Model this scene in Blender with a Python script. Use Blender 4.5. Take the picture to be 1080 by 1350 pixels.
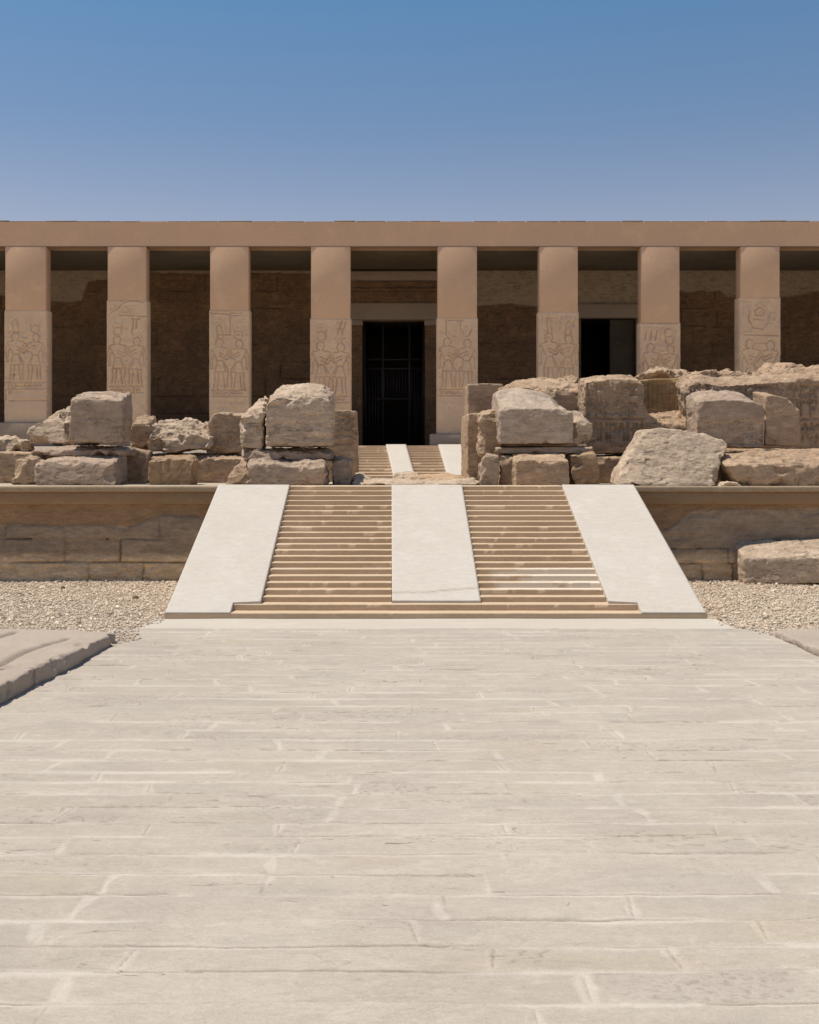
import bpy, bmesh, math, random
import numpy as np
from mathutils import Vector
random.seed(7); rng = np.random.default_rng(7)
scene = bpy.context.scene
C = scene.collection
for o in list(bpy.data.objects): bpy.data.objects.remove(o)

# ------------------------------------------------------------ camera, sky, sun, exposure
F, CX, HY, EYE = 1412.0, 520.0, 600.0, 3.0          # focal length in photo pixels, vanishing point, eye height
cam_d = bpy.data.cameras.new('camera'); cam = bpy.data.objects.new('camera', cam_d); C.objects.link(cam)
cam.location = (0, 0, EYE); cam.rotation_euler = (math.radians(90), 0, 0)
cam_d.sensor_fit = 'VERTICAL'; cam_d.sensor_height = 36.0; cam_d.lens = 36.0*F/1350
cam_d.shift_x = (540-CX)/1350; cam_d.shift_y = -(675-HY)/1350
cam_d.clip_start = 0.1; cam_d.clip_end = 3000
scene.camera = cam

SUN = Vector((-0.34, 0.035, 0.93)).normalized()       # direction towards the sun
elev = math.asin(SUN.z); azim = math.atan2(SUN.x, SUN.y)
world = bpy.data.worlds.new('World'); scene.world = world; world.use_nodes = True
wn = world.node_tree; wn.nodes.clear()
sky = wn.nodes.new('ShaderNodeTexSky'); sky.sky_type = 'NISHITA'; sky.sun_disc = False
sky.sun_elevation = elev; sky.sun_rotation = azim
sky.air_density = 1.0; sky.dust_density = 0.6; sky.ozone_density = 2.0; sky.altitude = 300
tint = wn.nodes.new('ShaderNodeMix'); tint.data_type = 'RGBA'; tint.blend_type = 'MULTIPLY'
tint.inputs[0].default_value = 1.0
tc = wn.nodes.new('ShaderNodeTexCoord'); sx = wn.nodes.new('ShaderNodeSeparateXYZ'); cr_ = wn.nodes.new('ShaderNodeValToRGB')
wn.links.new(tc.outputs['Generated'], sx.inputs[0]); wn.links.new(sx.outputs[2], cr_.inputs[0])   # clear desert air: paler towards the horizon
for k_, (p_, c_) in enumerate(((0.20, (1.0, 0.78, 0.70)), (0.29, (0.72, 0.72, 0.72)), (0.40, (0.54, 0.755, 0.80)), (0.75, (0.68, 0.68, 0.70)))):
    e_ = cr_.color_ramp.elements[k_] if k_ < 2 else cr_.color_ramp.elements.new(p_)
    e_.position = p_; e_.color = (*c_, 1)
tm = wn.nodes.new('ShaderNodeMix'); tm.data_type = 'RGBA'; tm.blend_type = 'MULTIPLY'; tm.inputs[0].default_value = 1.0; tm.inputs[7].default_value = (1.31, 1.31, 1.31, 1)
wn.links.new(cr_.outputs[0], tm.inputs[6]); wn.links.new(tm.outputs[2], tint.inputs[7])
bg = wn.nodes.new('ShaderNodeBackground'); bg.inputs[1].default_value = 0.105
wo = wn.nodes.new('ShaderNodeOutputWorld')
wn.links.new(sky.outputs[0], tint.inputs[6]); wn.links.new(tint.outputs[2], bg.inputs[0]); wn.links.new(bg.outputs[0], wo.inputs[0])
sl = bpy.data.lights.new('sun', 'SUN'); sl.energy = 4.7; sl.angle = math.radians(0.5); sl.color = (1.0, 0.94, 0.84)
so = bpy.data.objects.new('sun', sl); C.objects.link(so); so.location = (-10, 0, 30)
so.rotation_euler = SUN.to_track_quat('Z', 'Y').to_euler()
scene.view_settings.view_transform = 'Standard'; scene.view_settings.look = 'None'
scene.view_settings.exposure = 0.0; scene.view_settings.gamma = 1.0; scene.view_settings.use_curve_mapping = False
scene.render.resolution_x = 819; scene.render.resolution_y = 1024

def P(px, py, d):                                      # photo pixel at a distance -> point
    return np.array([(px-CX)*d/F, d, EYE+(HY-py)*d/F])

# ------------------------------------------------------------ noise
def _hash(ix, iy, iz, seed):
    h = (ix.astype(np.int64)*374761393 + iy.astype(np.int64)*668265263 + iz.astype(np.int64)*2147483647 + seed*1274126177) & 0xFFFFFFFF
    h = ((h ^ (h >> 13))*1274126177) & 0xFFFFFFFF
    h = ((h ^ (h >> 16))*2246822519) & 0xFFFFFFFF
    return ((h ^ (h >> 15)) & 0xFFFFFF)/float(0xFFFFFF)
def vnoise(p, seed=0):
    f = np.floor(p); t = p-f; t = t*t*(3-2*t); i = f.astype(np.int64); r = 0
    for a in (0, 1):
        wx = t[:, 0] if a else 1-t[:, 0]
        for b in (0, 1):
            wy = t[:, 1] if b else 1-t[:, 1]
            for c in (0, 1):
                wz = t[:, 2] if c else 1-t[:, 2]
                r = r + wx*wy*wz*_hash(i[:, 0]+a, i[:, 1]+b, i[:, 2]+c, seed)
    return r*2-1
def fbm(p, freq, octv=4, seed=0, gain=0.5):
    fr = np.array(freq, dtype=float)*np.ones(3); s = 0; a = 1.0; n = 0
    for k in range(octv):
        s = s + a*vnoise(p*fr+k*17.31, seed+k); n += a; a *= gain; fr = fr*2.03
    return s/n
def sstep(a, b, x):
    t = np.clip((x-a)/(b-a), 0, 1); return t*t*(3-2*t)

# ------------------------------------------------------------ mesh helpers
def raw_mesh(name, verts, faces, mat=None, smooth=False, attrs=None, mats=None, fmat=None):
    """faces: int array (n,3) or (n,4)"""
    verts = np.asarray(verts, dtype=np.float32); faces = np.asarray(faces, dtype=np.int32)
    k = faces.shape[1]; me = bpy.data.meshes.new(name)
    me.vertices.add(len(verts)); me.vertices.foreach_set('co', verts.ravel())
    me.loops.add(faces.size); me.loops.foreach_set('vertex_index', faces.ravel())
    me.polygons.add(len(faces)); me.polygons.foreach_set('loop_start', np.arange(0, faces.size, k, dtype=np.int32))
    if smooth: me.polygons.foreach_set('use_smooth', np.ones(len(faces), dtype=bool))
    if mat: me.materials.append(mat)
    if mats:
        for m in mats: me.materials.append(m)
        me.polygons.foreach_set('material_index', np.asarray(fmat, dtype=np.int32))
    for an, av in (attrs or {}).items():
        a = me.attributes.new(an, 'FLOAT', 'POINT'); a.data.foreach_set('value', np.asarray(av, dtype=np.float32))
    me.update(calc_edges=True); me.validate()
    return me
def link(name, me, parent=None, base=None):
    o = bpy.data.objects.new(name, me); C.objects.link(o)
    if base is None and parent is None and me is not None:
        n = len(me.vertices); co = np.empty(n*3, dtype=np.float32); me.vertices.foreach_get('co', co); co = co.reshape(-1, 3)
        base = ((co[:, 0].min()+co[:, 0].max())/2, (co[:, 1].min()+co[:, 1].max())/2, co[:, 2].min())
    if parent is not None:
        base = (0, 0, 0)
        o.parent = parent; w = Vector((0, 0, 0)); q = parent
        while q is not None: w += q.location; q = q.parent
        o.location = -w if me is not None else (0, 0, 0)
        if me is not None:                             # keep part origins at the thing's base
            me.transform(__import__('mathutils').Matrix.Translation(-w)); o.location = (0, 0, 0)
    elif me is not None:
        me.transform(__import__('mathutils').Matrix.Translation(-Vector([float(b) for b in base]))); o.location = base
    return o
def thing(name, label, cat, loc, group=None):
    o = bpy.data.objects.new(name, None); C.objects.link(o); o.location = loc; o.empty_display_size = 0.3
    tag(o, label, cat, group); return o
def tag(o, label, cat, group=None):
    o['label'] = label; o['category'] = cat
    if group: o['group'] = group
    return o
def structure(o): o['kind'] = 'structure'; return o
def box_arrays(x0, x1, y0, y1, z0, z1):
    v = [(x, y, z) for z in (z0, z1) for y in (y0, y1) for x in (x0, x1)]
    f = [(0, 2, 3, 1), (4, 5, 7, 6), (0, 1, 5, 4), (2, 6, 7, 3), (0, 4, 6, 2), (1, 3, 7, 5)]
    return v, f
class MB:
    def __init__(s): s.v = []; s.f = []
    def box(s, *a):
        v, f = box_arrays(*a); n = len(s.v); s.v += v; s.f += [tuple(i+n for i in q) for q in f]
    def hexa(s, pts):                                  # 8 points: bottom 4 ccw, top 4 ccw
        n = len(s.v); s.v += [tuple(p) for p in pts]
        s.f += [tuple(i+n for i in q) for q in ((3, 2, 1, 0), (4, 5, 6, 7), (0, 1, 5, 4), (1, 2, 6, 5), (2, 3, 7, 6), (3, 0, 4, 7))]
    def build(s, name, mat, parent=None, bevel=0.0):
        me = raw_mesh(name, s.v, s.f, mat); o = link(name, me, parent)
        if bevel:
            m = o.modifiers.new('bevel', 'BEVEL'); m.width = bevel; m.segments = 2; m.limit_method = 'ANGLE'
        return o
def grid_faces(nu, nv, flip=False):
    i = np.arange((nu-1)*(nv-1)); a = (i//(nv-1))*nv + i % (nv-1)
    f = np.stack([a, a+1, a+nv+1, a+nv], 1)
    return f[:, ::-1] if flip else f

# ------------------------------------------------------------ materials
def stone_mat(name, cols, scale=1.0, stretch=(1, 1, 1), bump=0.35, rough=0.9, pits=0.25, fine=0.18, attr=None, attrcol=None, bumpscale=1.0, wear=None):
    m = bpy.data.materials.new(name); m.use_nodes = True; nt = m.node_tree; N = nt.nodes; L = nt.links
    b = N['Principled BSDF']; b.inputs['Roughness'].default_value = rough
    b.inputs['Specular IOR Level'].default_value = 0.15
    geo = N.new('ShaderNodeNewGeometry'); mp = N.new('ShaderNodeMapping'); mp.inputs['Scale'].default_value = [s*scale for s in stretch]
    L.new(geo.outputs['Position'], mp.inputs[0])
    def noise(sc, det=6, ro=0.6, dist=0.0, src=mp):
        n = N.new('ShaderNodeTexNoise'); n.inputs['Scale'].default_value = sc; n.inputs['Detail'].default_value = det
        n.inputs['Roughness'].default_value = ro; n.inputs['Distortion'].default_value = dist
        L.new(src.outputs[0], n.inputs['Vector']); return n
    def ramp(src, a, bb, inv=False):
        r = N.new('ShaderNodeMapRange'); r.interpolation_type = 'SMOOTHSTEP'
        r.inputs['From Min'].default_value = a; r.inputs['From Max'].default_value = bb
        if inv: r.inputs['To Min'].default_value = 1; r.inputs['To Max'].default_value = 0
        L.new(src, r.inputs['Value']); return r.outputs[0]
    def mix(fac, a, c, mode='MIX', f0=1.0):
        x = N.new('ShaderNodeMix'); x.data_type = 'RGBA'; x.blend_type = mode
        if fac is None: x.inputs[0].default_value = f0
        else: L.new(fac, x.inputs[0])
        for s, val in ((6, a), (7, c)):
            if isinstance(val, tuple): x.inputs[s].default_value = (*val, 1) if len(val) == 3 else val
            else: L.new(val, x.inputs[s])
        return x.outputs[2]
    n1 = noise(0.55, 5, 0.6, 0.4); n2 = noise(2.3, 7, 0.65, 0.3); n3 = noise(19, 5, 0.7); n4 = noise(60, 3, 0.6)
    c = mix(ramp(n1.outputs[0], 0.36, 0.64), cols[0], cols[1])
    c = mix(ramp(n2.outputs[0], 0.50, 0.72), c, cols[2])
    v = N.new('ShaderNodeMapRange'); v.inputs['From Min'].default_value = 0.25; v.inputs['From Max'].default_value = 0.75
    v.inputs['To Min'].default_value = 1-fine; v.inputs['To Max'].default_value = 1+fine; L.new(n3.outputs[0], v.inputs['Value'])
    cc = N.new('ShaderNodeCombineColor')
    for i in range(3): L.new(v.outputs[0], cc.inputs[i])
    c = mix(None, c, cc.outputs[0], 'MULTIPLY')
    pn = noise(34, 4, 0.75); pm = ramp(pn.outputs[0], 0.62, 0.72)
    pf = N.new('ShaderNodeMath'); pf.operation = 'MULTIPLY'; pf.inputs[1].default_value = pits; L.new(pm, pf.inputs[0])
    c = mix(pf.outputs[0], c, (0.12, 0.085, 0.06))
    if attr:
        for an, col, st in attr:
            at = N.new('ShaderNodeAttribute'); at.attribute_name = an
            mm = N.new('ShaderNodeMath'); mm.operation = 'MULTIPLY'; mm.inputs[1].default_value = st; mm.use_clamp = True
            L.new(at.outputs['Fac'], mm.inputs[0]); c = mix(mm.outputs[0], c, col)
    if attrcol:                                        # brightness factor per stone
        at = N.new('ShaderNodeAttribute'); at.attribute_name = attrcol
        cc2 = N.new('ShaderNodeCombineColor')
        for i in range(3): L.new(at.outputs['Fac'], cc2.inputs[i])
        c = mix(None, c, cc2.outputs[0], 'MULTIPLY')
    L.new(c, b.inputs['Base Color'])
    bsum = N.new('ShaderNodeMath'); bsum.operation = 'MULTIPLY_ADD'; bsum.inputs[1].default_value = 0.35
    L.new(n4.outputs[0], bsum.inputs[0]); L.new(n3.outputs[0], bsum.inputs[2])
    bs2 = N.new('ShaderNodeMath'); bs2.operation = 'MULTIPLY_ADD'; bs2.inputs[1].default_value = 1.2
    L.new(n2.outputs[0], bs2.inputs[0]); L.new(bsum.outputs[0], bs2.inputs[2])
    bs3 = N.new('ShaderNodeMath'); bs3.operation = 'MULTIPLY_ADD'; bs3.inputs[1].default_value = -0.6
    L.new(pm, bs3.inputs[0]); L.new(bs2.outputs[0], bs3.inputs[2])
    bp = N.new('ShaderNodeBump'); bp.inputs['Strength'].default_value = bump; bp.inputs['Distance'].default_value = 0.03*bumpscale
    L.new(bs3.outputs[0], bp.inputs['Height']); L.new(bp.outputs[0], b.inputs['Normal'])
    return m
def add_crack_lines(m, col=(0.17, 0.13, 0.10), rock=False, amt=0.75, det=3):
    """thin wavy edges of flaked bedding layers, fine streaks along the slabs"""
    nt = m.node_tree; N = nt.nodes; L = nt.links; b = N['Principled BSDF']; src = b.inputs['Base Color'].links[0].from_socket
    geo = N.new('ShaderNodeNewGeometry')
    def ns(scale, det, vec, dist=0.0, ro=0.55):
        mp = N.new('ShaderNodeMapping'); mp.inputs['Scale'].default_value = vec; L.new(geo.outputs['Position'], mp.inputs[0])
        n = N.new('ShaderNodeTexNoise'); n.inputs['Scale'].default_value = scale; n.inputs['Detail'].default_value = det
        n.inputs['Roughness'].default_value = ro; n.inputs['Distortion'].default_value = dist; L.new(mp.outputs[0], n.inputs[0]); return n.outputs[0]
    def mth(op, a, bb=None, c=None):
        x = N.new('ShaderNodeMath'); x.operation = op
        for i, v in enumerate((a, bb, c)):
            if v is None: continue
            if isinstance(v, (int, float)): x.inputs[i].default_value = v
            else: L.new(v, x.inputs[i])
        return x.outputs[0]
    def ss(v, a, bb):
        r = N.new('ShaderNodeMapRange'); r.interpolation_type = 'SMOOTHSTEP'; r.inputs['From Min'].default_value = a; r.inputs['From Max'].default_value = bb
        L.new(v, r.inputs['Value']); return r.outputs[0]
    tot = None
    sets = (((0.6, 3.4, 1), 0.50, 0.0022, 0.56, 0.62, 0),)
    if rock: sets = (((0.9, 0.9, 5.0), 0.50, 0.012, 0.50, 0.60, 0), ((2.0, 2.0, 3.0), 0.56, 0.010, 0.52, 0.62, 1), ((1.2, 1.2, 9.0), 0.46, 0.014, 0.50, 0.62, 2))
    for k, (vec, lev, wid, g0, g1, off) in enumerate(sets):
        n = ns(1.0, det, vec, 0.2); d = mth('ABSOLUTE', mth('SUBTRACT', n, lev)); ln = mth('SUBTRACT', 1.0, ss(d, wid*0.4, wid*1.6))
        gt = ss(ns(1.0+0.3*off, 4, (1.3, 1.3, 2.0) if rock else (0.8, 3.0, 1), 0.3), g0, g1); v = mth('MULTIPLY', ln, gt)
        tot = v if tot is None else mth('MAXIMUM', tot, v)
    tot = mth('MULTIPLY', tot, amt)
    st = ns(6.0, 8, (0.5, 0.5, 1.6) if rock else (0.8, 1.9, 1), 0.1, 0.75); mr = N.new('ShaderNodeMapRange'); mr.inputs['From Min'].default_value = 0.3; mr.inputs['From Max'].default_value = 0.7
    mr.inputs['To Min'].default_value = 0.68 if rock else 0.92; mr.inputs['To Max'].default_value = 1.26 if rock else 1.07; L.new(st, mr.inputs['Value'])
    gr = ns(26.0 if rock else 70.0, 4, (1, 1, 1), 0.0, 0.8); mr2 = N.new('ShaderNodeMapRange'); mr2.inputs['From Min'].default_value = 0.25; mr2.inputs['From Max'].default_value = 0.75
    mr2.inputs['To Min'].default_value = 0.80 if rock else 0.85; mr2.inputs['To Max'].default_value = 1.18 if rock else 1.14; L.new(gr, mr2.inputs['Value'])
    mul = mth('MULTIPLY', mr.outputs[0], mr2.outputs[0]); cc = N.new('ShaderNodeCombineColor')
    for i in range(3): L.new(mul, cc.inputs[i])
    x = N.new('ShaderNodeMix'); x.data_type = 'RGBA'; x.blend_type = 'MULTIPLY'; x.inputs[0].default_value = 1; L.new(src, x.inputs[6]); L.new(cc.outputs[0], x.inputs[7])
    y = N.new('ShaderNodeMix'); y.data_type = 'RGBA'; L.new(tot, y.inputs[0]); L.new(x.outputs[2], y.inputs[6]); y.inputs[7].default_value = (*col, 1)
    L.new(y.outputs[2], b.inputs['Base Color'])
def plain_mat(name, col, rough=0.6, metal=0.0):
    m = bpy.data.materials.new(name); m.use_nodes = True; b = m.node_tree.nodes['Principled BSDF']
    n = m.node_tree.nodes.new('ShaderNodeTexNoise'); n.inputs['Scale'].default_value = 12
    r = m.node_tree.nodes.new('ShaderNodeMix'); r.data_type = 'RGBA'
    r.inputs[6].default_value = (*[c*0.8 for c in col], 1); r.inputs[7].default_value = (*[c*1.2 for c in col], 1)
    m.node_tree.links.new(n.outputs[0], r.inputs[0]); m.node_tree.links.new(r.outputs[2], b.inputs['Base Color'])
    b.inputs['Roughness'].default_value = rough; b.inputs['Metallic'].default_value = metal
    return m
M = {}
M['grey_lime'] = stone_mat('grey_limestone', [(0.425, 0.318, 0.233), (0.356, 0.264, 0.192), (0.476, 0.360, 0.271)], 1.0, (1, 1, 1.8), bump=0.6, pits=0.35, fine=0.14)
M['tan_lime'] = stone_mat('tan_limestone', [(0.496, 0.351, 0.229), (0.409, 0.284, 0.185), (0.548, 0.399, 0.275)], 1.0, (1, 1, 2.2), bump=0.6, pits=0.35, fine=0.15)
M['pink_lime'] = stone_mat('pinkish_limestone', [(0.460, 0.324, 0.212), (0.384, 0.265, 0.175), (0.522, 0.383, 0.263)], 1.0, (1, 1, 1.6), bump=0.6, pits=0.4, fine=0.15)
M['red_lime'] = stone_mat('reddish_limestone', [(0.388, 0.260, 0.155), (0.325, 0.211, 0.123), (0.443, 0.318, 0.201)], 1.0, (1, 1, 1.6), bump=0.6, pits=0.35, fine=0.15)
M['pale_lime'] = stone_mat('pale_limestone', [(0.533, 0.408, 0.291), (0.445, 0.339, 0.243), (0.586, 0.457, 0.343)], 1.0, (1, 1, 1.6), bump=0.5, pits=0.3, fine=0.13)
M['smooth_lime'] = stone_mat('smooth_pale_limestone', [(0.493, 0.385, 0.289), (0.420, 0.325, 0.245), (0.525, 0.415, 0.319)], 1.3, bump=0.5, pits=0.35, fine=0.16)
add_crack_lines(M['smooth_lime'], (0.16, 0.12, 0.085), True, 0.35, 5)
M['ochre'] = stone_mat('ochre_infill_stone', [(0.427, 0.285, 0.139), (0.367, 0.230, 0.105), (0.470, 0.333, 0.189)], 1.4, bump=0.4, pits=0.2)
M['plaster'] = stone_mat('pillar_plaster', [(0.642, 0.423, 0.272), (0.604, 0.398, 0.261), (0.680, 0.452, 0.290)], 0.5, bump=0.08, pits=0.04, fine=0.05)
M['relief'] = stone_mat('carved_limestone', [(0.710, 0.513, 0.347), (0.651, 0.462, 0.313), (0.770, 0.559, 0.352)], 1.3, bump=0.3, pits=0.2, fine=0.12)
M['ramp'] = stone_mat('white_ramp_plaster', [(0.539, 0.488, 0.418), (0.522, 0.466, 0.396), (0.561, 0.510, 0.440)], 0.8, bump=0.08, pits=0.05, fine=0.04, attr=[('crack', (0.36, 0.29, 0.22), 1.0)])
add_crack_lines(M['ramp'], (0.42, 0.36, 0.30), False, 0.2)
M['step'] = stone_mat('step_limestone', [(0.576, 0.431, 0.288), (0.525, 0.390, 0.256), (0.610, 0.469, 0.329)], 1.5, (0.5, 1, 1), bump=0.2, pits=0.15, fine=0.1, attr=[('wear', (0.68, 0.58, 0.46), 0.95)])
M['mason'] = stone_mat('terrace_masonry', [(0.699, 0.513, 0.319), (0.584, 0.417, 0.261), (0.799, 0.592, 0.384)], 1.2, (1, 1, 2.5), bump=0.6, pits=0.4, fine=0.2,
                       attr=[('zone_grey', (0.20, 0.158, 0.125), 0.9), ('zone_plaster', (0.30, 0.18, 0.095), 0.9), ('joint', (0.10, 0.075, 0.055), 0.8)])
M['cap'] = stone_mat('coping_plaster', [(0.300, 0.195, 0.110), (0.270, 0.170, 0.090), (0.330, 0.225, 0.130)], 0.8, (0.6, 1, 2), bump=0.15, pits=0.1, fine=0.1)
M['captop'] = stone_mat('coping_edge', [(0.383, 0.283, 0.184), (0.352, 0.257, 0.165), (0.413, 0.314, 0.214)], 0.8, bump=0.15, pits=0.1)
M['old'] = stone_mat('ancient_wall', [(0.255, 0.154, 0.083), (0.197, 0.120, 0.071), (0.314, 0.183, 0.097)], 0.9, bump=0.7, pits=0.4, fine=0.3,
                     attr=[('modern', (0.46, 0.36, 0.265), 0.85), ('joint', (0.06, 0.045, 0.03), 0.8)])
M['lintel_in'] = stone_mat('door_lintel_stone', [(0.372, 0.286, 0.219), (0.340, 0.257, 0.195), (0.392, 0.306, 0.228)], 0.9, bump=0.2, pits=0.15)
M['roof'] = stone_mat('roof_slab_concrete', [(0.30, 0.24, 0.20), (0.26, 0.21, 0.175), (0.34, 0.27, 0.22)], 0.9, bump=0.3, pits=0.2)
M['dark'] = plain_mat('dark_iron', (0.035, 0.03, 0.03), 0.6, 0.3)
M['room'] = stone_mat('dark_inner_stone', [(0.10, 0.08, 0.06), (0.08, 0.065, 0.05), (0.12, 0.09, 0.07)], 1, bump=0.3)  # very dark stone colour for the inner passages and the door leaf
M['pave'] = stone_mat('paving_limestone', [(0.449, 0.393, 0.321), (0.426, 0.368, 0.303), (0.478, 0.416, 0.345)], 1.2, (0.9, 2.0, 1), bump=0.4, pits=0.25, fine=0.10,
                      attr=[('mort', (0.55, 0.49, 0.415), 0.85), ('grey', (0.37, 0.325, 0.28), 0.42), ('ochre', (0.41, 0.34, 0.24), 0.3), ('crack', (0.21, 0.16, 0.12), 0.9)], attrcol='tone', bumpscale=0.5)
add_crack_lines(M['pave'])
M['apron'] = stone_mat('apron_plaster', [(0.516, 0.461, 0.387), (0.499, 0.439, 0.365), (0.542, 0.487, 0.413)], 1, (0.5, 1.5, 1), bump=0.15, pits=0.08, fine=0.05)
M['sand'] = stone_mat('desert_sand', [(0.553, 0.463, 0.356), (0.515, 0.425, 0.328), (0.582, 0.491, 0.384)], 0.8, bump=0.5, pits=0.3, fine=0.15)
M['dirt'] = stone_mat('terrace_dirt', [(0.458, 0.378, 0.284), (0.405, 0.334, 0.249), (0.493, 0.414, 0.318)], 1.2, bump=0.5, pits=0.3, fine=0.15)
M['gravel'] = stone_mat('gravel_stone', [(0.665, 0.544, 0.411), (0.623, 0.504, 0.376), (0.696, 0.574, 0.440)], 2, bump=0.1, pits=0.1, fine=0.1, attrcol='tone', attr=[('ochre', (0.47, 0.30, 0.20), 1.0)])
M['kerb'] = stone_mat('kerb_sandstone', [(0.409, 0.338, 0.269), (0.383, 0.312, 0.248), (0.435, 0.362, 0.289)], 0.9, bump=0.4, pits=0.2, fine=0.1)
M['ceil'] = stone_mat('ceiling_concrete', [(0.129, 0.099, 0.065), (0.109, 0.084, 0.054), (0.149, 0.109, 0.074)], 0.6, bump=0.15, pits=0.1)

for k_ in ('grey_lime', 'tan_lime', 'pink_lime', 'red_lime', 'pale_lime', 'ochre'): add_crack_lines(M[k_], (0.13, 0.095, 0.065), True, 0.7, 5)
add_crack_lines(M['old'], (0.05, 0.035, 0.025), True, 0.6, 5)
add_crack_lines(M['mason'], (0.10, 0.075, 0.055), True, 0.2, 5)

# ------------------------------------------------------------ strokes and carving
def seg_dist(pts, segs):
    d = np.full(len(pts), 9.0)
    for (ax, ay), (bx, by) in segs:
        m = (pts[:, 0] > min(ax, bx)-0.15) & (pts[:, 0] < max(ax, bx)+0.15) & (pts[:, 1] > min(ay, by)-0.15) & (pts[:, 1] < max(ay, by)+0.15)
        if not m.any(): continue
        q = pts[m]; ux, uy = bx-ax, by-ay; l2 = ux*ux+uy*uy+1e-9
        t = np.clip(((q[:, 0]-ax)*ux+(q[:, 1]-ay)*uy)/l2, 0, 1)
        d[m] = np.minimum(d[m], np.hypot(q[:, 0]-ax-t*ux, q[:, 1]-ay-t*uy))
    return d
def polys_to_segs(polys):
    s = []
    for p in polys:
        for a, b in zip(p[:-1], p[1:]): s.append((a, b))
    return s
def circle(cx, cy, r, a0=0, a1=360, n=14):
    return [(cx+r*math.cos(math.radians(a0+(a1-a0)*i/n)), cy+r*math.sin(math.radians(a0+(a1-a0)*i/n))) for i in range(n+1)]
def glyph_row(x0, x1, y0, y1, rnd, step=None):
    """small random picture-sign strokes in a box (any unit)"""
    h = y1-y0; st = step or h*0.8; x = x0; out = []
    while x+st*0.7 < x1:
        w = st*rnd.uniform(0.5, 0.8); k = rnd.randrange(6); a, b = x, x+w; m = (y0+y1)/2
        if k == 0: out.append([(a, y0), (a, y1)]); out.append([(b, y0), (b, y1)])
        elif k == 1: out.append(circle((a+b)/2, m, w*0.4, n=8))
        elif k == 2: out.append([(a, m), ((a+b)/2, y0), (b, m), (b, y1)])
        elif k == 3: out.append([(a, y0), (b, y0)]); out.append([(a, m), (b, m)]); out.append([(a, y1), (b, y1)])
        elif k == 4: out.append([(a, y1), (a, y0), (b, y0), (b, m), (a, m)])
        else: out.append([(a, y1), ((a+b)/2, y0), (b, y1)]); out.append([(a, m), (b, m)])
        x += st
    return out
def glyph_columns(x0, x1, y0, y1, rnd, colw, lines=True):
    out = []; x = x0
    while x+colw <= x1+1e-6:
        if lines: out.append([(x, y0), (x, y1)])
        y = y0+colw*0.15
        while y+colw*0.6 < y1:
            if rnd.random() < 0.85: out += glyph_row(x+colw*0.18, x+colw*0.95, y, y+colw*0.5, rnd, colw*rnd.choice([0.42, 0.75]))
            y += colw*0.72
        x += colw
    return out

# ------------------------------------------------------------ eroded stones
def remeshed(outline_f, outline_b, y_f, y_b, voxel, outline_m=None, y_m=None):
    n = len(outline_f); bm = bmesh.new()
    vf = [bm.verts.new((x, yf, z)) for (x, z), yf in zip(outline_f, y_f)]
    vb = [bm.verts.new((x, yb, z)) for (x, z), yb in zip(outline_b, y_b)]
    bm.faces.new(vf); bm.faces.new(vb[::-1])
    vm = [bm.verts.new((x, ym, z)) for (x, z), ym in zip(outline_m, y_m)]
    for p_, q_ in ((vf, vm), (vm, vb)):
        for i in range(n): bm.faces.new((p_[i], q_[i], q_[(i+1) % n], p_[(i+1) % n]))
    bmesh.ops.triangulate(bm, faces=bm.faces); bmesh.ops.recalc_face_normals(bm, faces=bm.faces)
    me = bpy.data.meshes.new('tmp'); bm.to_mesh(me); bm.free()
    o = bpy.data.objects.new('tmp', me); C.objects.link(o)
    md = o.modifiers.new('r', 'REMESH'); md.mode = 'VOXEL'; md.voxel_size = voxel
    dg = bpy.context.evaluated_depsgraph_get(); ev = o.evaluated_get(dg); m2 = ev.to_mesh()
    nv = len(m2.vertices); co = np.empty(nv*3); m2.vertices.foreach_get('co', co)
    ls = np.empty(len(m2.loops), dtype=np.int32); m2.loops.foreach_get('vertex_index', ls)
    tot = np.empty(len(m2.polygons), dtype=np.int32); m2.polygons.foreach_get('loop_total', tot)
    ed = np.empty(len(m2.edges)*2, dtype=np.int32); m2.edges.foreach_get('vertices', ed)
    co = co.reshape(-1, 3); ed = ed.reshape(-1, 2)
    if not (tot == 4).all():
        st = np.concatenate([[0], np.cumsum(tot)[:-1]]); q = []
        for s, t in zip(st, tot): q.append([ls[s+k % t] for k in range(4)] if t >= 4 else [ls[s], ls[s+1], ls[s+2], ls[s+2]])
        faces = np.array(q)
    else: faces = ls.reshape(-1, 4)
    ev.to_mesh_clear(); bpy.data.objects.remove(o); bpy.data.meshes.remove(me)
    return co, faces, ed
def smooth_pts(co, ed, it, lam=0.5):
    n = len(co); deg = np.bincount(ed.ravel(), minlength=n).astype(float)[:, None]; p = co.copy()
    for _ in range(it):
        s = np.zeros_like(p)
        for k in range(3):
            s[:, k] = np.bincount(ed[:, 0], weights=p[ed[:, 1], k], minlength=n)+np.bincount(ed[:, 1], weights=p[ed[:, 0], k], minlength=n)
        p = p+(s/np.maximum(deg, 1)-p)*lam
    return p
def normals_of(co, faces):
    a = co[faces[:, 2]]-co[faces[:, 0]]; b = co[faces[:, 3]]-co[faces[:, 1]]; fn = np.cross(a, b)
    nn = np.zeros_like(co)
    for k in range(4):
        for c in range(3): nn[:, c] += np.bincount(faces[:, k], weights=fn[:, c], minlength=len(co))
    return nn/(np.linalg.norm(nn, axis=1, keepdims=True)+1e-9)
SEED = [100]
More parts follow.
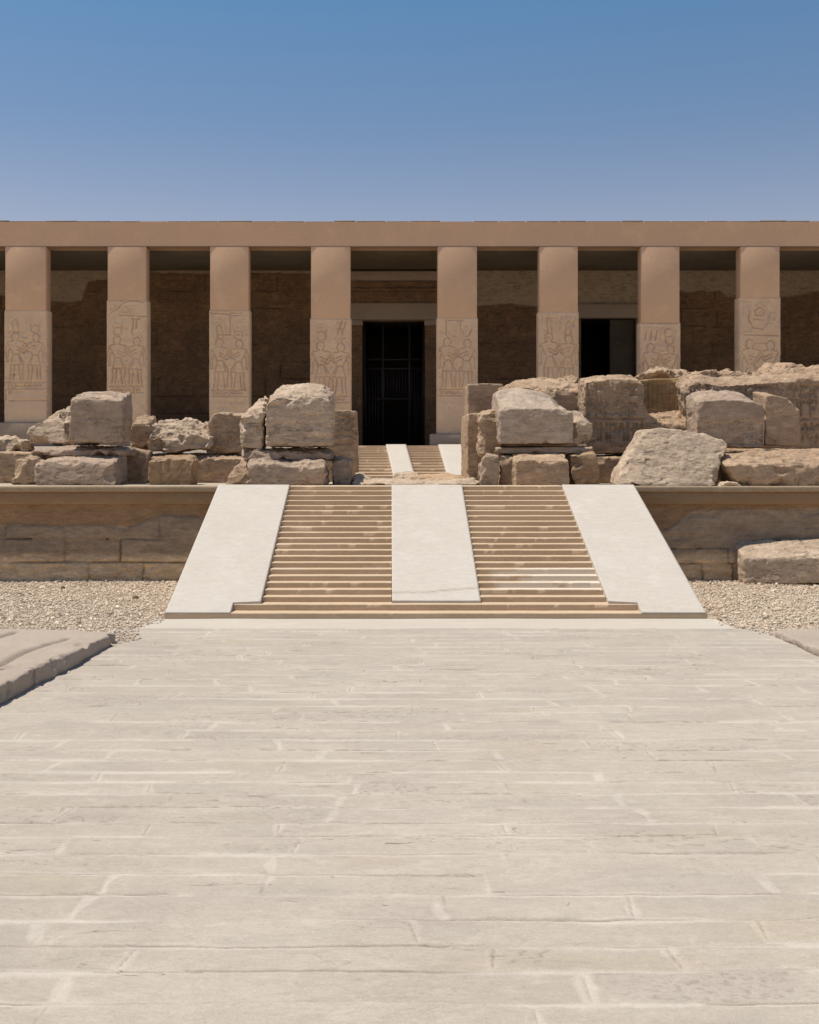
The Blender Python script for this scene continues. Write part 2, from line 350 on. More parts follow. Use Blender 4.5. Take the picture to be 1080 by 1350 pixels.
def stone(name, label, cat, outline, d, thick, mat, voxel=0.025, rough=1.0, chip=0.6, strata=0.5, tb=0.0, lean=0.0, lump=0.03,
          back=None, md=0.95, carve=None, cw=0.03, cd=0.03, group=None, frontrough=0.32, yaw=0.0, parent=None, relz=None, pitfront=0.0):
    """outline in photo pixels at front distance d; tb lowers the front of the top edge; lean tips the face back"""
    SEED[0] += 7; sd = SEED[0]
    ol = np.array(outline, dtype=float); ymax = ol[:, 1].max(); ymin = ol[:, 1].min(); H = ymax-ymin
    fr = (ymax-ol[:, 1])/H
    yf = d+lean*fr+yaw*(ol[:, 0]-ol[:, 0].mean())/F*d
    w = np.array([P(a, b, dd) for (a, b), dd in zip(ol, yf)])
    fx = w[:, [0, 2]].copy(); bx = fx.copy(); mx = fx.copy()
    up = np.clip((fr-0.55)/0.45, 0, 1); fx[:, 1] -= tb*1.45*up
    if tb: fx[:, 1] = np.maximum(fx[:, 1], fx[:, 1].min())
    if back is not None: bx = (bx-bx.mean(0))*back+bx.mean(0); bx[:, 1] += (fx[:, 1].min()-bx[:, 1].min())
    co, faces, ed = remeshed([tuple(q) for q in fx], [tuple(q) for q in bx], yf, yf+thick, voxel, [tuple(q) for q in mx], yf+np.minimum(md, 0.8*thick))
    s0 = smooth_pts(co, ed, 2); s1 = smooth_pts(s0, ed, 18)
    nn = normals_of(smooth_pts(co, ed, 4), faces)
    ctr = co.mean(0)
    if (nn*(co-ctr)).sum(1).mean() < 0: nn = -nn
    cn = fbm(co, 2.2, 4, sd)+0.5*fbm(co, 9, 2, sd+5)
    k = sstep(0.10, -0.25, cn)*chip+0.06
    p = s0+(s1-s0)*np.clip(k, 0, 1.0)[:, None]*1.3
    # flakes struck off along the arrises: local flat cuts
    em = np.linalg.norm(s1-s0, axis=1); cr = np.random.default_rng(sd); cand = np.nonzero(em > np.quantile(em, 0.82))[0]
    size = np.ptp(co, axis=0); nfl = int(10+rough*chip*20*(size[0]+size[2]))
    s4 = normals_of(smooth_pts(s0, ed, 8), faces)
    if (s4*(co-ctr)).sum(1).mean() < 0: s4 = -s4
    for c in cr.choice(cand, nfl):
        nv_ = s4[c]+cr.normal(0, 0.35, 3); nv_ /= np.linalg.norm(nv_); Rr = cr.uniform(0.04, 0.24)*(0.6+0.5*rough)
        rel = p-p[c]; d2 = (rel**2).sum(1)/(Rr*Rr); mk = d2 < 1; hh = (rel[mk]*nv_).sum(1)
        dp = Rr*cr.uniform(0.10, 0.26)*(1-d2[mk]); ov = np.maximum(hh+dp, 0); p[mk] -= nv_*ov[:, None]
    front = np.clip((-nn[:, 1]-0.6)/0.3, 0, 1)
    fl = (1-(1-frontrough)*front)*(1+0.35*sstep(0.2, 0.5, nn[:, 2])*(tb > 0.05))
    dsp = lump*fbm(co, 1.4, 3, sd+1)*1.6*rough*(0.25+0.75*fl)+0.012*rough*(sstep(-0.05, 0.05, fbm(co, (2, 2, 6), 4, sd+15, 0.6))-0.5)*fl
    st = fbm(co+0.06*fbm(co, 1.1, 2, sd+9)[:, None], (1.3, 1.3, 9.0), 3, sd+2)
    dsp = dsp+0.028*strata*rough*st*fl*1.5
    rid = 1-np.abs(fbm(co, 5.0, 3, sd+3)); dsp = dsp+0.02*rough*(rid-0.8)*fl*1.8
    dsp = dsp+0.014*rough*fbm(co, 13, 4, sd+4, 0.6)*fl*1.2+0.012*rough*(sstep(-0.04, 0.04, fbm(co, (3.5, 3.5, 9), 4, sd+16, 0.6))-0.5)*np.maximum(fl-0.6, 0)
    # crisp spalled hollows
    hol = sstep(0.28, 0.42, fbm(co, (2.6, 2.6, 4.0), 3, sd+6)); dsp = dsp-0.035*rough*hol*fl
    if pitfront: 
        zr = (co[:, 2]-co[:, 2].min())/np.ptp(co[:, 2]); mm = front*sstep(0.55, 0.38, zr+0.18*fbm(co, 2, 3, sd+8))
        dsp = dsp-mm*pitfront*(0.6+0.9*np.abs(fbm(co, 7, 4, sd+12, 0.65)))
    p = p+nn*dsp[:, None]
    if carve:
        segs = []
        for q in carve:
            ww = [P(a, b, d)[[0, 2]] for a, b in q]
            segs += [((a[0], a[1]), (b[0], b[1])) for a, b in zip(ww[:-1], ww[1:])]
        dd = seg_dist(p[:, [0, 2]], segs); fade = 0.55+0.45*sstep(-0.3, 0.2, fbm(co, 1.7, 2, sd+20))
        p[:, 1] += cd*np.exp(-(dd/cw)**2)*front*fade
    me = raw_mesh(name, p, faces, M[mat], smooth=True)
    o = link(name, me, parent)
    if parent is None: tag(o, label, cat, group or ('loose stones on the ground' if name == 'loose_stone' else None) or ('stones of the ruined stacks and walls on the terrace' if d > 25.5 else None))
    return o
def jag(pts, n=3, a=1.5, seed=0):
    """add irregular points along a closed pixel outline"""
    r = random.Random(seed); out = []
    for i in range(len(pts)):
        p, q = pts[i], pts[(i+1) % len(pts)]; out.append(p); L = math.dist(p, q)
        if L > 14:
            m = min(n, int(L//7))
            for k in range(1, m+1):
                t = k/(m+1); out.append((p[0]+(q[0]-p[0])*t+r.uniform(-a, a)*abs(q[1]-p[1])/L, p[1]+(q[1]-p[1])*t+r.uniform(-a, a)*abs(q[0]-p[0])/L))
    return out

# ------------------------------------------------------------ ground, paving, gravel
T1 = 2.27                                              # terrace level
PF = 3.38                                              # portico floor level
me = raw_mesh('ground', [(-900, -400, -0.03), (900, -400, -0.03), (900, 1500, -0.03), (-900, 1500, -0.03)], [(0, 1, 2, 3)], M['sand'])
structure(link('ground', me, base=(0, 0, -0.03)))

def paving():
    ys = [1.5]
    while ys[-1] < 18.38:
        y = ys[-1]; ys.append(y+(0.02 if y < 5 else min(0.021, max(0.009, y*y/3300*0.75))))
    ys = np.array(ys); ys[-1] = 18.38; xs = np.arange(-4.75, 6.35, 0.0125)
    X, Y = np.meshgrid(xs, ys, indexing='ij'); x = X.ravel(); y = Y.ravel(); q = np.stack([x, y, np.zeros_like(x)], 1)
    rows = [0.9]; rr = random.Random(3)
    while rows[-1] < 19.5: rows.append(rows[-1]+rr.uniform(0.30, 0.41))
    rows = np.array(rows)
    yw = y+0.022*fbm(q, (0.8, 0.3, 1), 3, 11)+0.026*fbm(q, (3.2, 2, 1), 5, 12, 0.62)
    r = np.searchsorted(rows, yw)-1; dy0 = yw-rows[r]; dy1 = rows[r+1]-yw
    dj = np.full_like(x, 9.0); slab = np.zeros_like(x)
    for k in range(len(rows)-1):
        m = r == k
        if not m.any(): continue
        js = [-5.5+rr.uniform(0, 1.2)]; sk = []
        while js[-1] < 7: js.append(js[-1]+rr.uniform(1.0, 2.7))
        js = np.array(js); skew = np.array([rr.uniform(-0.25, 0.25) for _ in js])
        xx = x[m]; idx = np.searchsorted(js, xx)-1; idx = np.clip(idx, 0, len(js)-2)
        yy = yw[m]-rows[k]
        d0 = np.abs(xx-(js[idx]+skew[idx]*yy)); d1 = np.abs(xx-(js[idx+1]+skew[idx+1]*yy))
        dj[m] = np.minimum(d0, d1); slab[m] = k*50+idx
    sid = slab.astype(np.int64); z = np.zeros_like(sid)
    h1 = _hash(sid, z, z, 5); h2 = _hash(sid, z, z, 6); h3 = _hash(sid, z, z, 8)
    h = (h1-0.5)*0.010
    de = np.minimum(dy0, dy1)
    mw = 0.05+0.12*np.clip(fbm(q, (1.3, 3.5, 1), 3, 21)+0.25, 0, 1)     # width of the mortar smear
    mort = np.maximum(sstep(mw*0.8, mw*0.2, dy1), 0.7*sstep(mw*0.45, mw*0.1, dy0))
    mort = np.maximum(mort, 0.7*sstep(0.05, 0.012, dj+0.05*fbm(q, (5, 5, 1), 2, 23)))
    mort *= sstep(-0.55, 0.15, fbm(q, (0.9, 2.5, 1), 4, 24))
    h = h*(1-0.9*mort)+0.003*mort
    # flaked bedding layers
    L = fbm(q+np.stack([h3*40, h2*40, z*0.0], 1), (0.75, 4.2, 1), 4, 31, 0.55)
    t1 = sstep(0.11, 0.135, L); t2 = sstep(0.27, 0.29, L); t3 = sstep(-0.27, -0.25, L)
    lay = (t1*0.006+t2*0.005+t3*0.004)*(1-mort)
    h = h+lay
    e1 = np.exp(-((L-0.12)/0.010)**2)+np.exp(-((L-0.28)/0.008)**2)
    gate = sstep(0.12, 0.42, fbm(q, (0.7, 2.2, 1), 3, 41))
    crackline = np.exp(-(de/0.0065)**2)*sstep(-0.22, 0.06, fbm(q, (0.9, 2.5, 1), 3, 43)+0.1*(h2-0.5))
    jline = np.exp(-(dj/0.006)**2)*(h3 > 0.5)*sstep(0.02, 0.06, de)
    crack = np.clip(0.95*crackline+e1*gate*0.6+0.5*jline, 0, 1)
    h = h-0.012*crackline-0.008*jline
    h = h+0.0035*fbm(q, (8, 12, 1), 4, 51, 0.6)+0.006*fbm(q, (0.5, 1.2, 1), 3, 52)
    grey = sstep(0.02, 0.4, fbm(q, (1.1, 2.6, 1), 4, 61)+0.5*(h2-0.5))*(1-mort)+0.3*e1*gate
    # pitted grey cores in some slabs
    pit = sstep(0.3, 0.6, vnoise(q*np.array([32, 55, 1.0]), 71))*grey*sstep(0.6, 0.9, h3)
    crack = np.clip(crack+0.35*pit, 0, 1); h -= 0.004*pit
    och = sstep(0.32, 0.55, fbm(q, (0.8, 2.4, 1), 3, 81))
    tone = 1+0.05*(h1-0.5)+0.05*fbm(q, (0.25, 0.35, 1), 2, 91)
    co = np.stack([x, y, h+0.012], 1)
    me = raw_mesh('paving', co, grid_faces(len(xs), len(ys), flip=True), M['pave'], smooth=True,
                  attrs=dict(mort=mort, grey=np.clip(grey, 0, 1), ochre=och, crack=crack, tone=tone))
    structure(link('paving', me, base=(0, 10, 0)))
paving()
# smooth pale apron at the foot of the steps
xs = np.linspace(-4.35, 5.85, 160); ys = np.linspace(18.375, 19.512, 40); X, Y = np.meshgrid(xs, ys, indexing='ij')
q = np.stack([X.ravel(), Y.ravel(), np.zeros(X.size)], 1)
me = raw_mesh('apron', np.stack([q[:, 0], q[:, 1]+(q[:, 1] < 18.5)*0.03*fbm(q, (0.8, 1, 1), 3, 5), 0.02+0.006*fbm(q, (1, 2, 1), 3, 6)], 1), grid_faces(160, 40, True), M['apron'], smooth=True)
structure(link('apron', me, base=(0, 19, 0)))

def gravel():
    t = (1+5**0.5)/2
    iv = np.array([(-1, t, 0), (1, t, 0), (-1, -t, 0), (1, -t, 0), (0, -1, t), (0, 1, t), (0, -1, -t), (0, 1, -t), (t, 0, -1), (t, 0, 1), (-t, 0, -1), (-t, 0, 1)])/math.hypot(1, t)
    fi = np.array([(0, 11, 5), (0, 5, 1), (0, 1, 7), (0, 7, 10), (0, 10, 11), (1, 5, 9), (5, 11, 4), (11, 10, 2), (10, 7, 6), (7, 1, 8), (3, 9, 4), (3, 4, 2), (3, 2, 6), (3, 6, 8), (3, 8, 9), (4, 9, 5), (2, 4, 11), (6, 2, 10), (8, 6, 7), (9, 8, 1)])
    pos = []
    def strip(n, x0, x1, y0, y1, test):
        p = np.stack([rng.uniform(x0, x1, n), rng.uniform(y0, y1, n)], 1); pos.append(p[test(p)])
    strip(34000, -11.5, -3.9, 16.7, 25.2, lambda p: (p[:, 0] < -4.21-(p[:, 1] < 19.5)*(0.24-0.12*np.sin(p[:, 1]*3)-0.25*rng.random(len(p)))) & ~((p[:, 1] < 17.1) & (p[:, 0] < -4.6)))
    strip(34000, 5.6, 13, 15.5, 25.2, lambda p: (p[:, 0] > 5.75+np.clip(19.3-p[:, 1], 0, 2)*0.42-0.25*rng.random(len(p))*(p[:, 1] < 19.4)) & ~((p[:, 1] < 17.6) & (p[:, 0] > 6.5)))
    strip(3500, -22, -11, 10, 25, lambda p: p[:, 0] < 0); strip(3500, 13, 24, 10, 25, lambda p: p[:, 0] > 0)
    p = np.concatenate(pos); n = len(p); big = rng.random(n)
    s = 0.011+0.017*big**3+0.025*(rng.random(n) < 0.01)
    ang = rng.uniform(0, 6.28, n); v = iv[None]*(1+rng.uniform(-0.28, 0.28, (n, 12, 1)))
    v = v*np.stack([s*rng.uniform(0.9, 1.7, n), s, s*rng.uniform(0.35, 0.65, n)], 1)[:, None, :]
    tl = rng.uniform(-0.5, 0.5, n); cz, sz = np.cos(tl)[:, None], np.sin(tl)[:, None]
    v = np.stack([v[:, :, 0]*cz-v[:, :, 2]*sz, v[:, :, 1], v[:, :, 0]*sz+v[:, :, 2]*cz], 2)
    ca, sa = np.cos(ang)[:, None], np.sin(ang)[:, None]
    v = np.stack([v[:, :, 0]*ca-v[:, :, 1]*sa, v[:, :, 0]*sa+v[:, :, 1]*ca, v[:, :, 2]], 2)
    gz = 0.02*vnoise(np.stack([p[:, 0]*0.7, p[:, 1]*0.7, np.zeros(n)], 1), 3)+0.02*np.maximum(0, p[:, 1]-24)*1.5
    v = v+np.stack([p[:, 0], p[:, 1], s*0.35+gz+0.01], 1)[:, None, :]
    f = (fi[None]+(np.arange(n)*12)[:, None, None]).reshape(-1, 3)
    tone = np.repeat(rng.uniform(0.60, 1.28, n)*np.where(rng.random(n) < 0.05, 0.55, 1), 12)
    och = np.repeat((rng.random(n) < 0.10)*rng.uniform(0.2, 0.9, n), 12)
    me = raw_mesh('gravel', v.reshape(-1, 3), f, M['gravel'], attrs=dict(tone=tone, ochre=och))
    o = link('gravel', me, base=(0, 20, 0)); o['kind'] = 'stuff'
    o['label'] = 'coarse pale gravel either side of the steps'
gravel()
# gently uneven earth bed under the gravel
for nm, x0, x1 in (('gravel_bed', -24, -4.2), ('gravel_bed', 5.75, 26)):
    xs = np.linspace(x0, x1, 200); ys = np.linspace(8, 25.3, 120); X, Y = np.meshgrid(xs, ys, indexing='ij')
    q = np.stack([X.ravel(), Y.ravel(), np.zeros(X.size)], 1)
    gz = 0.02*vnoise(q*np.array([0.7, 0.7, 0]), 3)+0.03*np.maximum(0, q[:, 1]-24)
    cut = -0.6*((q[:, 0] > -4.6) & (q[:, 0] < 0) & (q[:, 1] < 18.6))-0.6*((q[:, 0] < 6.4) & (q[:, 0] > 0) & (q[:, 1] < 17.7))
    me = raw_mesh(nm, np.stack([q[:, 0], q[:, 1], gz+cut*0.1-0.004], 1), grid_faces(200, 120, True), M['sand'], smooth=True)
    structure(link(nm, me, base=(0, 18, 0)))

# ------------------------------------------------------------ terrace
me = raw_mesh('terrace_floor', [(-60, 25.3, T1-0.02), (60, 25.3, T1-0.02), (60, 44.2, T1-0.02), (-60, 44.2, T1-0.02)], [(0, 1, 2, 3)], M['dirt'])
structure(link('terrace_floor', me, base=(0, 34, T1-0.02)))
def terrace_wall(label, xa, xb, flipseed):
    near = xb if xb < 0 else xa
    root = thing('terrace_wall', label, 'wall', ((xa+xb)/2, 25.3, 0))
    lo, hi = (max(xa, -11.5), xb) if xb < 0 else (xa, min(xb, 12.5))
    xs = np.arange(lo, hi, 0.03); xs = np.concatenate([xs, [hi]])
    far = np.linspace(xa, lo, 90)[:-1] if xb < 0 else np.linspace(hi, xb, 90)[1:]
    xs = np.concatenate([far, xs]) if xb < 0 else np.concatenate([xs, far])
    zs = np.linspace(-0.05, 1.90, 68); X, Z = np.meshgrid(xs, zs, indexing='ij'); x = X.ravel(); z = Z.ravel()
    q = np.stack([x, np.zeros_like(x), z], 1)
    # courses of old blocks
    zw = z+0.035*fbm(q, (0.9, 1, 1.5), 4, flipseed, 0.6)
    cb = np.array([-0.3, 0.47, 1.02, 1.62, 2.4]) if xb < 0 else np.array([-0.3, 0.44, 0.80, 1.28, 2.4])
    r = np.clip(np.searchsorted(cb, zw)-1, 0, 3); dz = np.minimum(np.abs(zw-cb[r]), np.abs(cb[r+1]-zw))
    rr = random.Random(flipseed); dj = np.full_like(x, 9.); blk = np.zeros_like(x)
    for k in range(4):
        m = r == k; js = [xa-rr.uniform(0, 1)]
        while js[-1] < xb+3: js.append(js[-1]+rr.uniform(0.7, 2.3))
        js = np.array(js); xx = x[m]+0.04*fbm(q[m], (1.5, 1, 2.5), 4, 5, 0.6); i = np.clip(np.searchsorted(js, xx)-1, 0, len(js)-2)
        dj[m] = np.minimum(np.abs(xx-js[i]), np.abs(xx-js[i+1])); blk[m] = k*97+i
    if xb < 0: zb = 1.30+0.10*fbm(q, (0.9, 1, 0.01), 4, 7)+0.25*sstep(-6.3, -5.4, x)
    else: zb = 1.72+0.06*fbm(q, (0.9, 1, 0.01), 4, 8)-0.5*sstep(7.2, 6.3, x)
    pl = sstep(-0.015, 0.015, z-zb)
    old = 1-pl; bid = blk.astype(np.int64)
    dep = (_hash(bid, bid*0, bid*0, 3)-0.5)*0.08
    jd = np.exp(-(np.minimum(dz, dj)/0.018)**2)*sstep(-0.5, 0.1, fbm(q, (1.2, 1, 2), 3, 14)+0.15)*np.where(r >= 2, 0.35, 1.0)*np.maximum(sstep(-0.3, 0.3, fbm(q, (1.7, 1, 1.7), 4, 19)), (r <= 1)*(dz < dj)*(zw < 0.6)*0.9)
    lowc = sstep(0.62, 0.45, zw); fr = (0.025+0.085*lowc)*np.abs(fbm(q, (2.2, 1, 6), 5, flipseed+1, 0.65))+(0.012+0.03*lowc)*fbm(q, (0.7, 1, 1.2), 3, flipseed+2)+0.010*fbm(q, 14, 3, 5)+0.02*lowc*(sstep(-0.05, 0.05, fbm(q, (1.2, 1, 7), 4, 91))-0.5)
    hol = sstep(0.25, 0.4, fbm(q, (1.2, 1, 3), 3, flipseed+5))*0.03
    y = 25.27-old*(0.03+fr-hol+dep)+old*jd*0.11+0.004*fbm(q, 2, 3, 2)
    bandg = sstep(0.52, 0.74, zw)*old*(0.75+0.25*fbm(q, (1, 1, 2), 3, 6))
    me = raw_mesh('masonry', np.stack([x, y, z], 1), grid_faces(len(xs), len(zs)), M['mason'], smooth=True,
                  attrs=dict(zone_grey=np.clip(bandg, 0, 1), zone_plaster=pl, joint=jd*old*0.7))
    link('masonry', me, root)
    m = MB(); m.box(xa, xb, 25.33, 26.2, -0.2, T1-0.03); m.build('core', M['mason'], root)
    # rendered band and coping, slightly wavy
    def band(nm, y0, y1, z0, z1, mat, nz=6):
        prof = [(y1, z0), (y0+0.01, z0), (y0, z0+0.02), (y0, (z0+z1)/2), (y0, z1-0.012), (y0+0.010, z1), (y1, z1)]
        xx = np.linspace(xa, xb, 500); a = []
        for xi in xx:
            for (py, pz) in prof: a.append((xi, py, pz))
        a = np.array(a); a[:, 1] += 0.008*fbm(a*np.array([1, 0, 0.3]), (1.2, 1, 1), 3, flipseed+33); a[:, 2] += 0.008*fbm(a*np.array([1, 0, 0]), (0.6, 1, 1), 3, flipseed+34)
        link(nm, raw_mesh(nm, a, grid_faces(500, len(prof), False), M[mat], smooth=False), root)
    band('plaster_band', 25.16, 25.32, 1.845, 2.1375, 'cap'); band('coping', 25.10, 25.36, 2.140, T1, 'captop')
    return root
terrace_wall('long brown terrace retaining wall left of the big white ramps, plaster above grey eroded masonry', -45, -4.15, 21)
terrace_wall('long brown terrace retaining wall right of the big white ramps, behind the stone block lying in gravel', 5.65, 45, 57)

# ------------------------------------------------------------ main staircase
D0 = 19.52; DS = 20.15; NS = 20; going = (25.2-DS)/(NS-1); Z2 = 0.235; rise = (T1-Z2)/NS
def step_mesh(xa, xb, y0, y1, z0, z1, seed, wearfn=None, pts=None, nose=0.012):
    nx = max(8, int((xb-xa)/0.035)); xs = np.linspace(xa, xb, nx)
    prof = [(y0+0.004, z0), (y0, (z0+z1)/2), (y0, z1-nose), (y0+nose*0.4, z1-nose*0.3), (y0+nose*1.2, z1), (y0+(y1-y0)*0.4, z1), (y0+(y1-y0)*0.75, z1), (y1, z1)]
    a = np.array([(x, py, pz) for x in xs for (py, pz) in prof]); k = np.tile(np.arange(len(prof)), nx)
    n1 = fbm(a*np.array([1, 0, 0])+seed*3.7, (2.2, 1, 1), 4, seed, 0.6)
    chipm = sstep(0.25, 0.5, fbm(a*np.array([1, 0, 0])+seed*9.1, (3.5, 1, 1), 3, seed+4))
    ed = (k >= 2) & (k <= 4)
    a[:, 1] += np.where(ed, 0.012*chipm+0.006*n1, 0.003*n1); a[:, 2] += np.where(k >= 2, 0.004*n1, 0)-np.where(ed, 0.010*chipm, 0)
    w = wearfn(a, k) if wearfn else np.zeros(len(a))
    f = grid_faces(nx, len(prof)); n = len(a); m = len(prof)
    # closed sides, back and bottom
    extra = [(xa, y1, z0), (xb, y1, z0)]; a = np.vstack([a, extra]); w = np.append(w, [0, 0])
    quads = [(0, m-1, n, n)] ; tri = []
    for i in range(m-1): tri.append((n, i+1, i, i))
    for i in range(m-1): tri.append((n+1, n-m+i, n-m+i+1, n-m+i+1))
    return a, f, np.array(tri), w
def add_step(parent, *args, **kw):
    a, f, t, w = step_mesh(*args, **kw)
    bm = bmesh.new(); vs = [bm.verts.new(v) for v in a]
    for q in f: bm.faces.new([vs[i] for i in q])
    for q in t:
        try: bm.faces.new([vs[q[0]], vs[q[1]], vs[q[2]]])
        except ValueError: pass
    me = bpy.data.meshes.new('step'); bm.to_mesh(me); bm.free(); me.materials.append(M['step'])
    at = me.attributes.new('wear', 'FLOAT', 'POINT'); at.data.foreach_set('value', w.astype(np.float32))
    return link('step', me, parent)
def ramp_slab(root, nm, corners_bottom, corners_top, y0, z0, y1, z1, seed, notch=None, crack=False):
    """sloping plastered slab between two x spans, subdivided, with solid sides"""
    (xa0, xb0), (xa1, xb1) = corners_bottom, corners_top
    nu, nv = 46, 130; a = []; cr = []
    for i in range(nu):
        for j in range(nv):
            s, t = i/(nu-1), j/(nv-1); xa = xa0+(xa1-xa0)*t; xb = xb0+(xb1-xb0)*t
            a.append((xa+(xb-xa)*s, y0+(y1-y0)*t, z0+(z1-z0)*t))
    a = np.array(a); a[:, 2] += 0.006*fbm(a, 0.8, 3, seed)
    if crack:
        L = a[:, 1]-(y0+0.30+0.10*(a[:, 0]-xa0)+0.10*fbm(a*np.array([1, 0, 0]), (1.5, 1, 1), 4, 88)); c = np.exp(-(L/0.02)**2)*0.8
        a[:, 2] -= 0.012*sstep(0.02, -0.02, L)
    else: c = np.zeros(len(a))
    f = grid_faces(nu, nv, True).tolist(); n = len(a)
    # skirts down to z0-? on both sides, foot and head
    low = a.copy(); zb = max(0.0, 0) if z0 < 1 else z0-0.3
    idxs = [list(range(0, nv)), [(i*nv+nv-1) for i in range(nu)], [((nu-1)*nv+j) for j in range(nv-1, -1, -1)], [(i*nv) for i in range(nu-1, -1, -1)]]
    verts = a.tolist(); cc = c.tolist()
    for lst in idxs:
        st = len(verts)
        for i in lst: verts.append((a[i][0], a[i][1], zb-0.01)); cc.append(0)
        for k in range(len(lst)-1): f.append((lst[k], lst[k+1], st+k+1, st+k))
    me = raw_mesh(nm, verts, f, M['ramp'], smooth=False, attrs=dict(crack=cc))
    me.polygons.foreach_set('use_smooth', np.array([i < (nu-1)*(nv-1) for i in range(len(me.polygons))]))
    return link(nm, me, root)
stair = thing('staircase', 'wide lower stone staircase with three white ramps and two flights of shallow steps', 'staircase', (0.78, 22.3, 0))
RS = (T1+0.018-0.125)/(25.2-D0)
def zr(y): return 0.125+RS*(y-D0)+0.006
# base steps
a, f, t, w = step_mesh(-4.19, 5.70, D0, DS+0.05, 0.0, 0.122, 5, None); 
b1 = thing('tmp', '', '', (0, 0, 0)); bpy.data.objects.remove(b1)
def base_step(xa, xb, y0, y1, z0, z1, seed):
    o = add_step(stair, xa, xb, y0, y1, z0, z1, seed); o.name = 'base_step'; o.data.name = 'base_step'
base_step(-4.19, 5.70, D0, DS+0.3, 0.0, 0.121, 5)
base_step(-2.98, 4.50, 19.85, DS+0.3, 0.115, Z2, 9)
def wear_right(a, k):
    y = a[:, 1]; x = a[:, 0]; n = fbm(a, (1.3, 3, 6), 5, 77, 0.65); band_ = sstep(20.42, 20.5, y)*sstep(21.45, 21.3, y)
    lim = -0.10+0.5*sstep(0.45, 0.0, np.abs(y-20.75))*0-0.25*sstep(20.85, 20.6, y)
    return sstep(lim-0.02, lim+0.03, n)*band_*sstep(1.8, 2.1, x)+0.12*sstep(0.3, 0.5, n)
def wear_left(a, k): return 0.12*sstep(0.2, 0.5, fbm(a, (1.5, 3, 3), 4, 79))
for xa, xb, wf in ((-2.475, -0.055, wear_left), (1.605, 3.975, wear_right)):
    fl = bpy.data.objects.new('flight', None); C.objects.link(fl); fl.parent = stair; fl.location = Vector(((xa+xb)/2, DS, 0))-stair.location
    for i in range(NS):
        y0 = DS+i*going; z0 = Z2+i*rise
        add_step(fl, xa, xb, y0, y0+going+(0.02 if i < NS-1 else 0.5), z0-0.05, z0+rise, int(xa*10)+i*3+40, wearfn=wf)
y1 = 25.23
def side_ramp(xo0, xo1, xi, xi1, xn, seed):
    """outer ramps: full width; the low second step bites into the inner foot corner"""
    yn = 19.875
    root = bpy.data.objects.new('ramp', None)
    nu, nv = 50, 130; a = []
    for i in range(nu):
        for j in range(nv):
            s, t = i/(nu-1), j/(nv-1); y = D0+0.0+(y1-D0)*t
            inner = xn if y < yn else xi+(xi1-xi)*t
            xo = xo0+(xo1-xo0)*t; a.append((xo+(inner-xo)*s, y, zr(y)))
    a = np.array(a); a[:, 2] += 0.005*fbm(a, 0.8, 3, seed); a[:, 2] = np.maximum(a[:, 2], 0.126)
    flip = xo0 < xi
    f = grid_faces(nu, nv, flip).tolist(); verts = a.tolist()
    idxs = [list(range(0, nv)), [(i*nv+nv-1) for i in range(nu)], [((nu-1)*nv+j) for j in range(nv-1, -1, -1)], [(i*nv) for i in range(nu-1, -1, -1)]]
    for lst in idxs:
        st = len(verts)
        for i in lst: verts.append((a[i][0], a[i][1], 0.119 if lst is idxs[3] else 0.0))
        for k in range(len(lst)-1):
            q = (lst[k], lst[k+1], st+k+1, st+k); f.append(q if flip else q[::-1])
    me = raw_mesh('ramp', verts, f, M['ramp'], attrs=dict(crack=np.zeros(len(verts))))
    me.polygons.foreach_set('use_smooth', np.array([i < (nu-1)*(nv-1) for i in range(len(me.polygons))]))
    bpy.data.objects.remove(root)
    return link('ramp', me, stair)
side_ramp(-4.175, -4.14, -2.485, -2.465, -2.99, 3)
side_ramp(5.685, 5.64, 3.985, 3.945, 4.51, 4)
ramp_slab(stair, 'ramp', ((-0.045, 1.615)), ((-0.065, 1.595)), 20.02, zr(20.02)-0.03, y1, zr(y1), 6, crack=True)

# ------------------------------------------------------------ upper staircase
up = thing('upper_staircase', 'smaller distant staircase rising between the ruined walls to the dark doorway', 'staircase', (0.1, 38, T1))
def q3(xb, xt, n=13): return None
yb, yt = 33.0, 43.6; zb_, zt_ = T1, PF
def X_at(px0, px1, t): 
    y = yb+(yt-yb)*t; xb_ = (px0-CX)*yb/F; xt = (px1-CX)*yt/F; return xb_+(xt-xb_)*t
NU = 12
for pa, pb in (((472, 519), (470, 509)), ((547, 590), (535.5, 578))):
    fl = bpy.data.objects.new('flight', None); C.objects.link(fl); fl.parent = up; fl.location = Vector((X_at(pa[0], pb[0], 0), yb, T1))-up.location
    for i in range(NU):
        t = i/(NU-1)*0.96; y0 = yb+(yt-yb)*t; xa = X_at(pa[0], pb[0], t); xb = X_at(pa[1], pb[1], t)
        z1 = zb_+(zt_-zb_)*(i+1)/NU
        add_step(fl, xa, xb, y0, y0+1.0, z1-0.12, z1, i+80, wearfn=wear_left)
def up_ramp(pa, pb, seed):
    v = []
    nu, nv = 12, 30; a = []
    for i in range(nu):
        for j in range(nv):
            s, t = i/(nu-1), j/(nv-1); xa = X_at(pa[0], pb[0], t); xb = X_at(pa[1], pb[1], t)
            a.append((xa+(xb-xa)*s, yb-0.1+(yt-yb+0.1)*t, zb_+0.06+(zt_-zb_)*t+0.04*(1-t)))
    a = np.array(a); f = grid_faces(nu, nv, True).tolist(); verts = a.tolist()
    for lst in ([j for j in range(nv)], [((nu-1)*nv+j) for j in range(nv-1, -1, -1)], [(i*nv) for i in range(nu-1, -1, -1)]):
        st = len(verts)
        for i in lst: verts.append((a[i][0], a[i][1], T1-0.05))
        for k in range(len(lst)-1): f.append((lst[k], lst[k+1], st+k+1, st+k))
    link('ramp', raw_mesh('ramp', verts, f, M['ramp'], attrs=dict(crack=np.zeros(len(verts)))), up)
